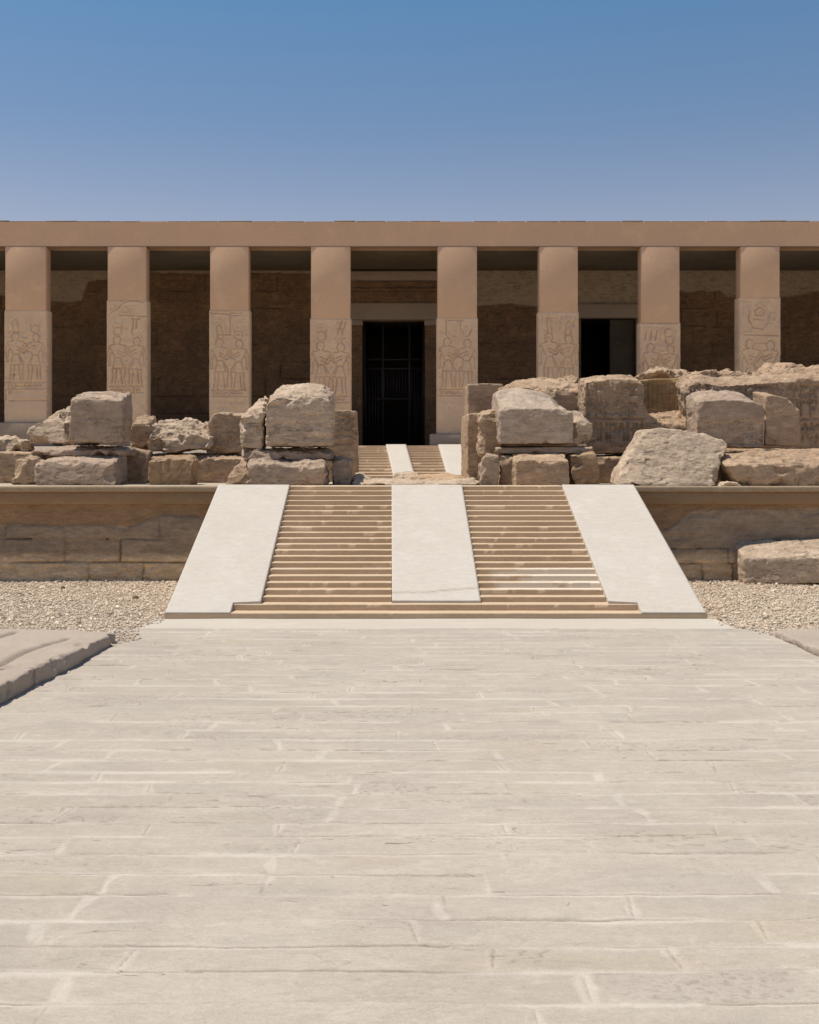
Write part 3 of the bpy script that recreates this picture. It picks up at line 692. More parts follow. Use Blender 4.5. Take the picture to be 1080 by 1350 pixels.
up_ramp((519, 547), (509, 535.5), 1); up_ramp((590, 640), (578, 622), 2); up_ramp((425, 472), (430, 470), 3)

# ------------------------------------------------------------ temple
DF = 45.0; S = DF/F
temple = thing('temple', 'long pillared stone temple front with flat roof and carved pillar bases across the photo', 'temple', (0, 48, PF))
ZL = EYE+(HY-325)*S; ZT = EYE+(HY-292.5)*S; DB = 51.0
XW = 29.0
pil = [(-395, -344), (-261, -210), (-127, -76), (7, 61), (142, 193), (277, 328), (410, 462), (577, 629), (711, 762), (845, 896), (976, 1028), (1110, 1161), (1244, 1295), (1378, 1429)]
ptop = [405, 415, 400, 409, 396, 409, 420, 419, 411, 425, 392, 410, 400, 415]
def tr(polys, x0, y0, z): return [[(x0+a/z, y0+b/z) for a, b in q] for q in polys]
R = {}; pil0 = pil
rg = random.Random(5)
R[3] = tr([circle(345, 365, 54), [(110, 300), (130, 340), (190, 355), (120, 370), (115, 420), (130, 490)], [(190, 370), (205, 480)], [(85, 515), (130, 508), (240, 515)],
    [(280, 505), (420, 500), (428, 540), (400, 620), (290, 600), (330, 560)], [(90, 510), (88, 630)], [(110, 530), (135, 600), (190, 640), (240, 560), (280, 600)], [(140, 620), (125, 780), (120, 920)],
    [(190, 640), (215, 720), (245, 900)], [(160, 760), (140, 900)], [(315, 630), (300, 760), (260, 920)], [(385, 630), (385, 710), (410, 800), (415, 920)], [(320, 790), (365, 780), (360, 830)], [(320, 860), (305, 915)],
    [(300, 430), (330, 440), (380, 425), (425, 490)], [(60, 925), (460, 920)], [(60, 1000), (60, 1100)], [(100, 1110), (460, 1105)]]+glyph_row(90, 450, 1000, 1040, rg, 34)+glyph_row(110, 450, 1055, 1090, rg, 40), 0, 380, 7.5)
R[4] = tr([[(100, 290), (130, 250), (200, 215), (250, 160), (330, 125), (400, 130), (470, 145)], [(220, 280), (370, 285)], [(420, 290), (500, 290)], [(365, 320), (362, 400), (350, 465)], [(400, 340), (395, 415)],
    [(350, 315), (430, 320)], [(170, 475), (180, 445), (215, 435), (248, 460)], [(175, 475), (200, 510), (240, 525)], [(370, 590), (368, 510), (400, 490), (432, 510), (425, 570)],
    [(125, 615), (150, 600), (200, 590), (270, 602), (350, 600), (460, 600), (485, 650), (455, 715)], [(125, 615), (130, 850)], [(150, 640), (162, 700), (150, 850)], [(165, 640), (182, 710), (172, 860), (160, 1040)],
    [(310, 640), (262, 700), (250, 740), (320, 855), (340, 840), (352, 740)], [(320, 700), (380, 690), (422, 655)], [(340, 725), (460, 720)], [(430, 740), (438, 860), (460, 1040)], [(100, 856), (500, 856)],
    [(190, 890), (180, 1000)], [(345, 890), (330, 1040)], [(360, 895), (430, 905)], [(290, 880), (285, 960)], [(230, 890), (225, 980)], [(120, 330), (110, 380), (150, 400)]]+glyph_row(190, 490, 165, 235, rg, 34), 130, 380, 7.94)
R[5] = tr([[(70, 190), (280, 200)], [(290, 185), (420, 190)], [(290, 215), (410, 215)], [(285, 200), (285, 420)], [(150, 425), (280, 430)], [(110, 280), (152, 300), (152, 450)], [(170, 340), (225, 370), (240, 415)],
    circle(370, 392, 62), [(90, 490), (240, 480)], [(80, 572), (150, 552), (280, 550), (300, 600), (290, 660), (430, 620), (460, 570)], [(400, 480), (462, 552), (440, 672)], [(100, 620), (100, 760)], [(150, 620), (150, 770), (125, 1020)],
    [(230, 600), (220, 700), (290, 830), (302, 900), (302, 1020)], [(338, 690), (322, 830), (310, 990)], [(410, 690), (430, 850), (432, 1000)], [(165, 880), (150, 1020)], [(250, 880), (262, 1020)], [(345, 900), (400, 870)],
    [(70, 1036), (440, 1040)], [(95, 1146), (450, 1150)]]+glyph_row(180, 440, 1080, 1130, rg, 34)+glyph_row(80, 270, 215, 260, rg, 60), 270, 390, 8.43)
R[6] = tr([[(460, 205), (380, 415)], [(505, 215), (465, 345)], [(410, 412), (500, 410)], [(165, 412), (200, 372), (250, 372), (288, 412)], [(145, 520), (240, 510), (340, 530), (400, 520), (555, 515)], [(140, 560), (150, 900)],
    [(195, 560), (192, 700), (170, 900)], [(275, 570), (268, 690), (345, 762)], circle(330, 597, 32), [(532, 530), (500, 642), (380, 665), (392, 720), (365, 860), (340, 1000)], [(470, 660), (468, 760), (500, 880), (500, 1070)],
    [(230, 850), (190, 930)], [(385, 930), (370, 1070)], [(430, 860), (458, 1050)], [(300, 850), (310, 980)], [(320, 390), (330, 420)], [(360, 1080), (560, 1080)], [(215, 420), (215, 500)], [(430, 430), (470, 440)]]+glyph_row(370, 550, 1145, 1185, rg, 30), 400, 400, 9)
R[7] = tr([[(130, 150), (130, 290)], [(150, 155), (290, 155)], [(265, 160), (265, 290)], [(110, 390), (125, 330), (180, 308)], [(292, 330), (310, 287), (345, 285), (368, 312), (330, 350), (335, 395)],
    [(85, 432), (110, 405), (180, 405), (235, 422), (320, 400), (395, 405), (402, 570)], [(120, 430), (190, 492), (260, 440)], [(85, 432), (150, 510)], [(122, 510), (105, 790)], [(290, 540), (260, 620), (220, 740)],
    [(300, 430), (300, 520)], [(372, 450), (350, 560), (380, 740)], [(172, 640), (130, 725), (125, 800)], [(300, 650), (278, 790)], [(200, 520), (200, 620)], [(90, 820), (310, 820)], [(80, 850), (320, 850)], [(80, 966), (320, 966)],
    [(80, 850), (80, 966)], [(240, 300), (130, 305)]]+glyph_row(100, 310, 885, 935, rg, 34)+glyph_row(90, 300, 1130, 1190, rg, 50), 570, 400, 7.1)
R[8] = tr([[(250, 350), (400, 350)], [(260, 380), (262, 560)], [(322, 380), (320, 500)], [(300, 560), (362, 572), (420, 640)], [(540, 590), (600, 510), (660, 430), (740, 360)], [(640, 420), (640, 500)], [(700, 420), (690, 500)],
    [(160, 792), (240, 780)], [(350, 770), (450, 802), (540, 780)], [(640, 760), (735, 795)], [(190, 880), (240, 820)], [(250, 862), (400, 872), (435, 825)], [(252, 990), (240, 1200)], [(540, 1030), (430, 1200)],
    [(640, 880), (560, 1020)], [(650, 900), (650, 1100)], [(722, 900), (722, 1100)], [(250, 640), (280, 700), (250, 760)], [(400, 900), (420, 1000)], [(300, 1010), (330, 1200)]], 700, 390, 12.27)
R[9] = tr([[(240, 562), (410, 562)], [(262, 590), (252, 640)], [(285, 590), (278, 640)], [(312, 595), (302, 640)], circle(365, 605, 20), [(240, 652), (300, 650), (400, 652)], [(320, 680), (352, 700), (345, 750), (312, 790)],
    [(392, 655), (372, 720), (402, 780)], [(250, 710), (245, 790)], [(280, 710), (292, 790)], [(330, 600), (335, 645)]], 780, 270, 3.6)
R[10] = tr([[(752, 500), (744, 540), (768, 582), (812, 590), (836, 560), (845, 520)], [(775, 502), (798, 482), (820, 500), (816, 522), (780, 524), (775, 502)], [(770, 540), (812, 545)], [(720, 615), (890, 620)], [(770, 655), (830, 655)], [(852, 640), (872, 680), (840, 760)], [(742, 680), (735, 760)],
    [(800, 690), (790, 760)], [(884, 625), (885, 760)], [(745, 640), (760, 680)]], 780, 270, 3.6)
def fig(cx, yfeet, h, facing, crown):
    """outline cut of a striding figure in the old flat style; x forward is the facing side"""
    body = [(-.13, 0), (-.10, .18), (-.11, .34), (-.055, .55), (-.17, .80), (-.04, .83), (-.085, .86), (-.085, .95), (-.02, 1.0), (.04, .97), (.06, .90), (.03, .86), (.02, .83), (.17, .80), (.055, .56), (.16, .36), (.13, .17), (.15, .02), (.25, 0), (.10, 0), (.07, .17), (.05, .33)]
    inner = [(-.03, .33), (-.04, .16), (-.06, .03), (.0, 0), (-.13, 0)]
    arm1 = [(-.17, .80), (-.21, .60), (-.18, .40), (-.15, .42), (-.16, .6), (-.12, .70)]
    arm2 = [(.17, .80), (.24, .67), (.37, .73)]; arm3 = [(.13, .74), (.23, .60), (.37, .67)]
    kilt = [(-.11, .34), (.16, .36)]; belt = [(-.055, .56), (.055, .56)]; flap = [(.05, .55), (.10, .36)]
    cr = {'disc': circle(0, 1.09, .085, n=12), 'tall': [(-.05, 1.0), (-.08, 1.2), (-.01, 1.26), (.04, 1.16), (.05, .98)], 'horns': [(-.1, 1.18), (-.04, 1.05), (.05, 1.05), (.1, 1.2)], 'plume': [(-.03, 1.0), (-.04, 1.26), (.0, 1.28), (.04, 1.26), (.04, 1.0)]}
    out = [body, inner, arm1, arm2, arm3, kilt, belt, flap]+([cr[crown]] if crown in cr else [])
    if crown == 'disc': out.append([(-.09, 1.2), (-.06, 1.03), (.06, 1.03), (.09, 1.2)])
    return [[(cx+facing*a*h, yfeet-b*h) for a, b in p] for p in out]
keep = {3: [15, 16, 17, 18], 4: [0, 1, 2, 3, 4, 5], 5: [0, 1, 2, 3, 4], 6: [0, 1, 2], 7: [0, 1, 2, 13, 14, 15], 8: [0, 1, 2, 4, 5, 6], 9: [0, 1, 2, 3, 4], 10: [0, 1, 2, 3, 4]}
spec = {3: (503, 66, 'tall', 'disc'), 4: (508, 66, 'disc', 'plain'), 5: (513, 68, 'tall', 'disc'), 6: (521, 72, 'disc', 'plume'), 7: (512, 68, 'plain', 'horns'), 8: (508, 70, 'plume', 'tall'), 9: (520, 68, 'plain', 'disc'), 10: (520, 74, 'plain', 'plain')}
for i_, (yf_, h_, c1, c2) in spec.items():
    pa_, pb_ = pil0[i_]; w_ = pb_-pa_; old_ = R[i_]
    extra = [old_[k] for k in keep[i_] if k < len(old_)]
    rg2 = random.Random(i_*5)
    R[i_] = extra+fig(pa_+w_*0.27, yf_, h_, 1, c1)+fig(pa_+w_*0.74, yf_, h_*0.97, -1, c2)+[[(pa_+3, yf_+1), (pb_-3, yf_+1)], [(pa_+3, yf_+9), (pb_-3, yf_+9)]]+glyph_row(pa_+5, pb_-5, yf_+3, yf_+7, rg2, 5)
def shift(polys, dx, dy): return [[(a+dx, b+dy) for a, b in q] for q in polys]
R[0] = shift(R[6], -395-410, 0); R[1] = shift(R[4], -261-142, 5); R[2] = shift(R[7], -127-577, -5); R[11] = shift(R[5], 1110-277, 0); R[12] = shift(R[3], 1244-7, -5); R[13] = shift(R[7], 1378-577, 0)
plb = {3: 557, 7: 572}
cols_pr = {}
for i, (pa, pb) in enumerate(pil):
    root = bpy.data.objects.new('pillar', None); C.objects.link(root); root.parent = temple
    xa, xb = (pa-CX)*S, (pb-CX)*S; ybase = plb.get(i, 572); zb0 = EYE+(HY-ybase)*S; zt0 = EYE+(HY-ptop[i])*S
    root.location = Vector(((xa+xb)/2, DF+0.8, PF))-temple.location
    m = MB(); m.box(xa, xb, DF-0.018, DF+0.62, zt0-0.02, ZL)
    m.build('shaft', M['plaster'], root, bevel=0.03)
    # carved lower stone: a height field wrapped on the front, with sides
    nx = int((xb-xa+0.08)/0.021); nz = int((zt0-zb0)/0.024); xs = np.linspace(xa-0.035, xb+0.035, nx); zs = np.linspace(zb0, zt0, nz)
    X, Z = np.meshgrid(xs, zs, indexing='ij'); x = X.ravel(); z = Z.ravel(); q = np.stack([x, np.full_like(x, i*3.), z], 1)
    segs = polys_to_segs([[((a-CX)*S, EYE+(HY-b)*S) for a, b in pl] for pl in R[i]])
    dd = seg_dist(q[:, [0, 2]], segs)
    dep = 0.090*np.exp(-(dd/0.028)**2)*(0.75+0.45*fbm(q, 2.5, 2, 9))
    dep = dep-0.012*sstep(0.16, 0.05, dd)                                  # bodies swell beside the cut line
    yt_, yb_ = ptop[i]+4, ptop[i]+26; rq = random.Random(i+300); ex = []
    for kx in range(3):
        if rq.random() < 0.8: ex += glyph_columns(pa+4+kx*16, pa+4+kx*16+12, yt_, yb_+rq.uniform(-6, 20), rq, 6, True)
    for ky in range(7): ex += glyph_row(pa+6+rq.uniform(0, 25), pa+20+rq.uniform(5, 28), ptop[i]+35+ky*14, ptop[i]+38.5+ky*14, rq, 5)
    d2 = seg_dist(q[:, [0, 2]], polys_to_segs([[((a-CX)*S, EYE+(HY-b)*S) for a, b in pl] for pl in ex]))
    dep = dep+0.030*np.exp(-(d2/0.022)**2)*sstep(0.05, 0.14, dd)*sstep(-0.4, 0.2, fbm(q, 1.8, 3, i+7))
    # masonry joints
    for jy in ([455, 497, 530] if i % 2 else [470, 508, 545]):
        dep = dep+0.014*np.exp(-((z-(EYE+(HY-jy)*S)+0.01*fbm(q, (1, 1, 0.01), 2, i))/0.014)**2)
    dep = dep+0.012*fbm(q, 3, 4, i+60, 0.6)+0.008*fbm(q, 12, 3, i+61)+0.03*sstep(0.3, 0.42, fbm(q, 2.2, 4, i+66, 0.6))
    low = sstep(EYE+(HY-535)*S, EYE+(HY-555)*S, z); dep = dep+low*0.02*np.abs(fbm(q, 5, 4, i+70, 0.6))
    edge = np.minimum(x-xs[0], xs[-1]-x); topd = zt0-z
    dep = dep+0.035*sstep(0.05, 0.0, edge+0.03*fbm(q, 6, 3, i+80))+0.03*sstep(0.05, 0.0, topd+0.02*fbm(q, 5, 2, i))
    co = np.stack([x, DF-0.03+dep, z], 1); f = grid_faces(nx, nz, False).tolist(); v = co.tolist(); n = len(v)
    ring = [list(range(nz)), [(a*nz+nz-1) for a in range(nx)], [((nx-1)*nz+b) for b in range(nz-1, -1, -1)]]
    for lst in ring:
        st = len(v)
        for k in lst: v.append((co[k][0], DF+0.66, co[k][2]))
        for k in range(len(lst)-1): f.append((lst[k+1], lst[k], st+k, st+k+1))
    me = raw_mesh('relief_panel', v, f, M['relief'], smooth=False)
    link('relief_panel', me, root)
    m = MB(); m.box(xa-0.32, xb+0.32, DF-0.22, DF+1.0, PF-0.02, zb0+0.002); m.build('plinth', M['lintel_in'], root, bevel=0.05)
# architrave with faint joints, roof slabs
xs0 = -XW-0.4
js = sorted([(a+b)/2 for a, b in pil]); js = [(j-CX)*S for j in js]; ends = [js[0]-1.4]+js[1:-1]+[js[-1]+1.4]
rr = random.Random(4)
xs = np.arange(ends[0], ends[-1], 0.06); zs = np.linspace(ZL+0.001, ZT, 22); X, Z = np.meshgrid(xs, zs, indexing='ij'); q = np.stack([X.ravel(), np.zeros(X.size), Z.ravel()], 1)
jd = np.min(np.abs(q[:, :1]-np.array(ends[1:-1])[None]), axis=1)
yy = DF-0.020+0.004*fbm(q, (0.7, 1, 1.5), 3, 5)+0.012*np.exp(-(jd/0.03)**2)*sstep(-0.2, 0.3, fbm(q, 0.6, 2, 3)); zz = q[:, 2]+np.where(q[:, 2] > ZT-0.01, 0.02*fbm(q, (1.5, 1, 1), 4, 8)-0.015, 0)
front_ = np.stack([q[:, 0], yy, zz], 1); v = front_.tolist(); f = grid_faces(len(xs), 22, False).tolist(); nz_ = 22
for lst in ([i*nz_+nz_-1 for i in range(len(xs))], [i*nz_ for i in range(len(xs)-1, -1, -1)]):
    st = len(v)
    for k in lst: v.append((v[k][0], DF+0.9, v[k][2]))
    for k in range(len(lst)-1): f.append((lst[k], lst[k+1], st+k+1, st+k))
link('architrave', raw_mesh('architrave', v, f, M['plaster']), temple)
x = ends[0]
while x < ends[-1]:
    wd = rr.uniform(0.9, 1.5); m = MB(); m.box(x+0.02, x+wd-0.02, DF+rr.uniform(0.0, 0.12), DB+1, ZT-0.03, ZT+rr.uniform(0.045, 0.075)); m.build('roof_slab', M['roof'], temple, bevel=0.02); x += wd
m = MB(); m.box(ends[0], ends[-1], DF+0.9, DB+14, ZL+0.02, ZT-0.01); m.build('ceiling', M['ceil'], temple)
# rear wall with openings
W = DB/F
def wx(px): return (px-CX)*W
def wz(py): return EYE+(HY-py)*W
doors = [(478, 560, 424, 588), (766, 838, 420, 588)]
bound = [(-400, 380), (-200, 362), (60, 398), (108, 398), (116, 372), (142, 370), (190, 359), (276, 361), (330, 359), (412, 361), (460, 362), (577, 362), (628, 402), (690, 401), (711, 405), (760, 402), (845, 402), (896, 384), (950, 384), (958, 392), (976, 393), (1028, 393), (1100, 380), (1500, 400)]
bxs = np.array([b[0] for b in bound], float); bys = np.array([b[1] for b in bound], float)
xs = np.unique(np.concatenate([np.arange(-19.5, 23.0, 0.055), [-XW, XW], *[[wx(d[0]), wx(d[1])] for d in doors]]))
zs = np.unique(np.concatenate([np.arange(PF, ZL+0.02, 0.055), [ZL+0.03], *[[wz(d[2])] for d in doors]]))
X, Z = np.meshgrid(xs, zs, indexing='ij'); x = X.ravel(); z = Z.ravel(); q = np.stack([x, np.zeros_like(x), z], 1)
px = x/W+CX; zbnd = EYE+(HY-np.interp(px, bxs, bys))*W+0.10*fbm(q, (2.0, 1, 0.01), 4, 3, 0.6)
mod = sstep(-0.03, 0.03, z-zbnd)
zq = z+0.05*fbm(q, (0.7, 1, 1), 3, 5); rowh = 0.83; rw = np.floor(zq/rowh); dzz = np.abs((zq/rowh) % 1-0.5); off = _hash(rw.astype(np.int64), rw.astype(np.int64)*0, rw.astype(np.int64)*0, 3)*1.7
cx_ = ((x+off)/1.7); dxx = np.abs(cx_ % 1-0.5); joint = np.maximum(sstep(0.465, 0.5, dzz), sstep(0.485, 0.5, dxx))*(1-mod)*sstep(-0.35, 0.1, fbm(q, 0.9, 3, 44))
fig = []
for d0 in (205, 240, 340, 380, 640, 675, 905, 940, 1040, 80, 115):
    b = rg.uniform(-8, 8); h = rg.uniform(45, 60)
    fig += [[(d0-8, 470+b), (d0-6, 440+b), (d0+8, 440+b), (d0+12, 465+b)], [(d0-5, 470+b), (d0-9, 500+b)], [(d0+5, 470+b), (d0+10, 500+b)], circle(d0, 428+b, 5)]
for r0 in (375, 390, 410): fig += glyph_row(190, 410, r0, r0+8, rg, 9)+glyph_row(628, 710, r0+35, r0+43, rg, 9)+glyph_row(900, 975, r0+20, r0+28, rg, 9)
dd = seg_dist(q[:, [0, 2]], polys_to_segs([[(wx(a), wz(b)) for a, b in pl] for pl in fig]))
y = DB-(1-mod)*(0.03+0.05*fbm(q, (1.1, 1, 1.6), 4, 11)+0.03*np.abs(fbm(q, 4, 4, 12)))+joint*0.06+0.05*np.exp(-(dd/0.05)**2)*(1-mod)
fa = grid_faces(len(xs), len(zs), False); fc = q[fa].mean(1); keep = np.ones(len(fa), bool)
for d in doors: keep &= ~((fc[:, 0] > wx(d[0])) & (fc[:, 0] < wx(d[1])) & (fc[:, 2] < wz(d[2])))
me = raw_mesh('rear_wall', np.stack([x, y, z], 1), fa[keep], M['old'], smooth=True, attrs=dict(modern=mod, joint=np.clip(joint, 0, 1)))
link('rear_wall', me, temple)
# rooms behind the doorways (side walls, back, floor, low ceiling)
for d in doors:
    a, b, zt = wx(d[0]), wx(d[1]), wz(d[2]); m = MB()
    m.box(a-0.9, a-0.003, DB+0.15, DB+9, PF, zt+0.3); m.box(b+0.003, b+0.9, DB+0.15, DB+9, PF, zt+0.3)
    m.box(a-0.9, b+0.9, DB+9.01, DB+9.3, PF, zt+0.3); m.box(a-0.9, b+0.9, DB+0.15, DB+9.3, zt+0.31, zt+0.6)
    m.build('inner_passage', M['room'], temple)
# doorway jambs, lintel and cornice
dw = bpy.data.objects.new('doorway', None); C.objects.link(dw); dw.parent = temple; dw.location = Vector((0, DB, PF))-temple.location
for a, b, nm in ((462, 478, 'jamb'), (560, 580, 'jamb')):
    m = MB(); m.box(wx(a), wx(b), DB-0.30, DB+0.15, PF, wz(430)); m.build(nm, M['old'], dw, bevel=0.03)
    m = MB(); m.box(wx(a)-0.02, wx(b)+0.02, DB-0.33, DB+0.15, wz(430)+0.002, wz(423)); m.build('capstone', M['lintel_in'], dw, bevel=0.02)
m = MB(); m.box(wx(446), wx(596), DB-0.42, DB+0.2, wz(423)+0.003, wz(401)); m.build('lintel', M['lintel_in'], dw, bevel=0.03)
m = MB(); m.box(wx(446), wx(596), DB-0.30, DB+0.1, wz(401)+0.003, wz(385)); m.build('frieze', M['old'], dw, bevel=0.02)
for k in range(26):
    pass
m = MB(); m.box(wx(446), wx(596), DB-0.36, DB+0.1, wz(385)+0.003, wz(381)); m.box(wx(446), wx(596), DB-0.26, DB+0.1, wz(381)+0.003, wz(372)); m.build('moulding', M['old'], dw, bevel=0.02)
m = MB(); m.box(wx(446), wx(596), DB-0.62, DB+0.1, wz(372)+0.003, wz(360)); m.build('cornice', M['lintel_in'], dw, bevel=0.05)
# second doorway lintel
m = MB(); m.box(wx(748), wx(856), DB-0.30, DB+0.2, wz(420)+0.003, wz(402)); m.build('lintel', M['lintel_in'], temple, bevel=0.03)
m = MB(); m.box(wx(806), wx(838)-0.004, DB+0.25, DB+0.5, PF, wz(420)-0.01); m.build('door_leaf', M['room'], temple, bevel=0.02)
# iron gate in the central doorway
gate = bpy.data.objects.new('gate', None); C.objects.link(gate); gate.parent = temple; gate.location = Vector((0, DB+0.4, PF))-temple.location
W2 = (DB+0.4)/F
def gx(p): return (p-CX)*W2
def gz(p): return EYE+(HY-p)*W2
m = MB()
for yy in (474, 486, 526): m.box(gx(480), gx(559), DB+0.36, DB+0.44, gz(yy)-0.04, gz(yy)+0.04)
for xx in (481, 505, 540, 558): m.box(gx(xx)-0.05, gx(xx)+0.05, DB+0.355, DB+0.445, PF, gz(425))
m.build('gate_frame', M['dark'], gate)
for k in range(19):
    xx = 483+k*4.0; m = MB(); m.box(gx(xx)-0.02, gx(xx)+0.02, DB+0.37, DB+0.41, gz(525.5) if 500 < xx < 545 else PF, gz(487)); m.build('gate_bar', M['dark'], gate)
# portico platform
m = MB(); m.box(-XW-1, XW+1, 44.0, DB+14, T1-0.1, PF-0.02)
m.build('platform', M['kerb'], temple)
m = MB(); m.box(-XW-1, -XW, DF, DB+14, PF, ZT-0.02); m.box(XW, XW+1, DF, DB+14, PF, ZT-0.02); m.box(-XW, XW, DB+13, DB+14, PF, ZL+0.01); m.build('end_wall', M['plaster'], temple)

# ------------------------------------------------------------ ruined blocks on the terrace
BT = T1-0.04
def base_y(d): return HY+(EYE-BT)*F/d
rnd = random.Random(11)
# left group
stone('boulder', 'rough slanting broken boulder leaning against the left side of the tall squared block', 'boulder',
      [(32, 584), (34, 568), (46, 556), (58, 544), (74, 533), (90, 530), (96, 534), (98, 584)], 28.2, 1.1, 'pale_lime', rough=1.5, chip=1.0, tb=0.25, lean=0.3)
stone('stone_block', 'large squared grey block with chipped edges on top of the leftmost stack', 'stone block',
      jag([(90, 584), (91, 550), (92, 515), (126, 514), (161, 515), (162, 550), (160, 584)], 2, 0.8, 1), 27.3, 1.05, 'grey_lime', rough=0.55, chip=0.9, tb=0.16, strata=0.4, frontrough=0.5,
      carve=[[(112, 545), (112, 560)], [(128, 548), (128, 562), (134, 562)], [(104, 552), (120, 551)]])
stone('stone_slab', 'thin weathered slab layer sandwiched beneath the large squared grey block', 'stone slab',
      jag([(38, 601), (42, 590), (92, 586), (130, 587), (163, 589), (165, 601)], 2, 1.5, 2), 27.4, 1.2, 'grey_lime', rough=1.0, tb=0.1, strata=1.2)
stone('stone_block', 'broken grey block with bright sloping shoulder below the thin slab, leftmost stack', 'stone block',
      [(44, base_y(26.6)), (46, 606), (60, 601), (88, 598), (128, 602), (150, 599), (152, base_y(26.6))], 26.6, 1.3, 'grey_lime', rough=0.8, tb=0.14, lean=0.1, strata=0.4, frontrough=0.5)
stone('boulder', 'small rough boulder at the far left, beside the broken grey block', 'boulder',
      [(14, base_y(27)), (18, 606), (30, 596), (44, 597), (52, 604), (52, base_y(27))], 27, 0.9, 'pink_lime', rough=1.3, chip=1.0, tb=0.12)
stone('wall_block', 'low tan wall block at the left photo edge under pale rubble', 'wall block',
      jag([(-60, 638), (-60, 594), (0, 593), (58, 594), (60, 638)], 3, 1, 3), 28.6, 1.0, 'tan_lime', rough=0.6, tb=0.05)
stone('rubble_stone', 'pale flat rubble stone lying on the low wall at the left photo edge', 'rubble',
      [(-30, 594), (-26, 580), (-4, 573), (16, 577), (34, 582), (40, 594)], 28.9, 0.9, 'pale_lime', rough=1.6, chip=1.0, tb=0.1)
stone('stone_block', 'dark recessed block in the shadow right of the leftmost stack', 'stone block',
      [(150, 639), (151, 598), (172, 590), (193, 596), (194, 639)], 28.6, 0.8, 'pink_lime', rough=0.8)
stone('boulder', 'small rough boulder wedged between the squared grey block and the long cream boulder', 'boulder',
      [(170, 592), (170, 552), (180, 549), (196, 550), (199, 565), (196, 592)], 29.2, 0.9, 'pink_lime', rough=1.4, chip=0.9, tb=0.12, strata=1.2)
stone('boulder', 'long cream layered boulder lying in front of the third gap between pillars', 'boulder',
      [(192, 590), (195, 572), (198, 551), (225, 550), (255, 551), (276, 552), (280, 570), (278, 592), (230, 594)], 29.0, 1.1, 'pale_lime', rough=1.5, chip=0.9, tb=0.42, strata=1.6)
stone('wall_block', 'low brown wall course under the long cream boulder', 'wall block',
      jag([(172, 638), (173, 599), (230, 597), (330, 599), (331, 638)], 3, 1, 6), 28.9, 0.9, 'pink_lime', rough=0.8, tb=0.08)
stone('carved_block', 'fallen reddish carved block with a raised diagonal band, under the long cream boulder', 'carved block',
      jag([(195, base_y(26.9)), (196, 606), (206, 601), (230, 600), (250, 601), (255, 606), (254, base_y(26.9))], 2, 1, 7), 26.9, 0.8, 'red_lime', rough=0.6, tb=0.06, frontrough=0.4,
      carve=[[(214, 640), (246, 604)], [(219, 643), (252, 608)], [(213, 640), (212, 604)], [(224, 601), (222, 620)], [(235, 640), (236, 624)]], cd=0.05, cw=0.035)
stone('carved_block', 'brown inscribed wall block just left of the tall domed boulder', 'carved block',
      jag([(272, 598), (274, 560), (280, 547), (292, 543), (320, 545), (330, 545), (330, 598)], 2, 1, 8), 29.3, 0.9, 'tan_lime', rough=0.7, frontrough=0.6,
      carve=glyph_columns(281, 318, 552, 590, rnd, 9, False), cd=0.055, cw=0.026, voxel=0.022)
stone('boulder', 'rough sloping rubble at the left foot of the domed boulder stack', 'rubble',
      [(292, base_y(26.4)), (300, 630), (310, 616), (318, 603), (326, 598), (332, base_y(26.4))], 26.4, 1.0, 'tan_lime', rough=1.3, chip=0.9, lean=0.35, tb=0.1)
stone('boulder', 'tall domed pale boulder on the stack left of the steps', 'boulder',
      [(349, 588), (350, 560), (350, 530), (355, 514), (364, 507), (384, 501), (404, 500), (424, 504), (436, 514), (439, 530), (438, 560), (437, 587), (400, 589)], 26.6, 1.2, 'pale_lime', rough=0.9, chip=0.8, tb=0.30, strata=1.0,
      frontrough=0.7, carve=[[(352, 536), (372, 532), (392, 521), (402, 519)], [(358, 527), (378, 524), (396, 514)], [(430, 536), (431, 541)]], cd=0.07, cw=0.05)
stone('stone_block', 'narrow pale block attached to the left side of the tall domed boulder', 'stone block',
      [(317, 590), (315, 560), (317, 543), (326, 533), (336, 521), (346, 518), (351, 524), (347, 550), (346, 592)], 26.8, 1.0, 'pale_lime', rough=1.0, chip=0.9, tb=0.34)
stone('stone_slab', 'dark uneven slab directly beneath the tall domed boulder', 'stone slab',
      jag([(322, 606), (319, 593), (350, 591), (400, 592), (436, 592), (440, 607)], 3, 1.5, 9), 26.7, 1.2, 'grey_lime', rough=1.4, tb=0.08, strata=1.4)
stone('stone_block', 'long rough bottom block of the stack beneath the tall domed boulder', 'stone block',
      [(324, base_y(25.9)), (325, 605), (345, 603), (372, 606), (400, 604), (428, 602), (430, base_y(25.9))], 25.9, 1.3, 'grey_lime', rough=1.3, tb=0.14, strata=1.2)
stone('stone_block', 'narrow grey upright block at the right foot of the domed boulder stack', 'stone block',
      [(437, base_y(26.9)), (437, 604), (444, 600), (460, 602), (464, 606), (463, base_y(26.9))], 26.9, 0.9, 'grey_lime', rough=0.8, tb=0.05)
# left wall end by upper stairs
stone('wall_end', 'inscribed end of the left ruined wall beside the upper staircase', 'ruined wall',
      jag([(425, 635), (425, 541), (445, 540), (470, 542), (471, 580), (470, 635)], 3, 0.6, 10), 30.0, 1.2, 'tan_lime', rough=0.6, frontrough=0.6,
      carve=[[(425, 586), (470, 584)]]+glyph_columns(440, 468, 550, 582, rnd, 9, False), cd=0.055, cw=0.026, voxel=0.022)
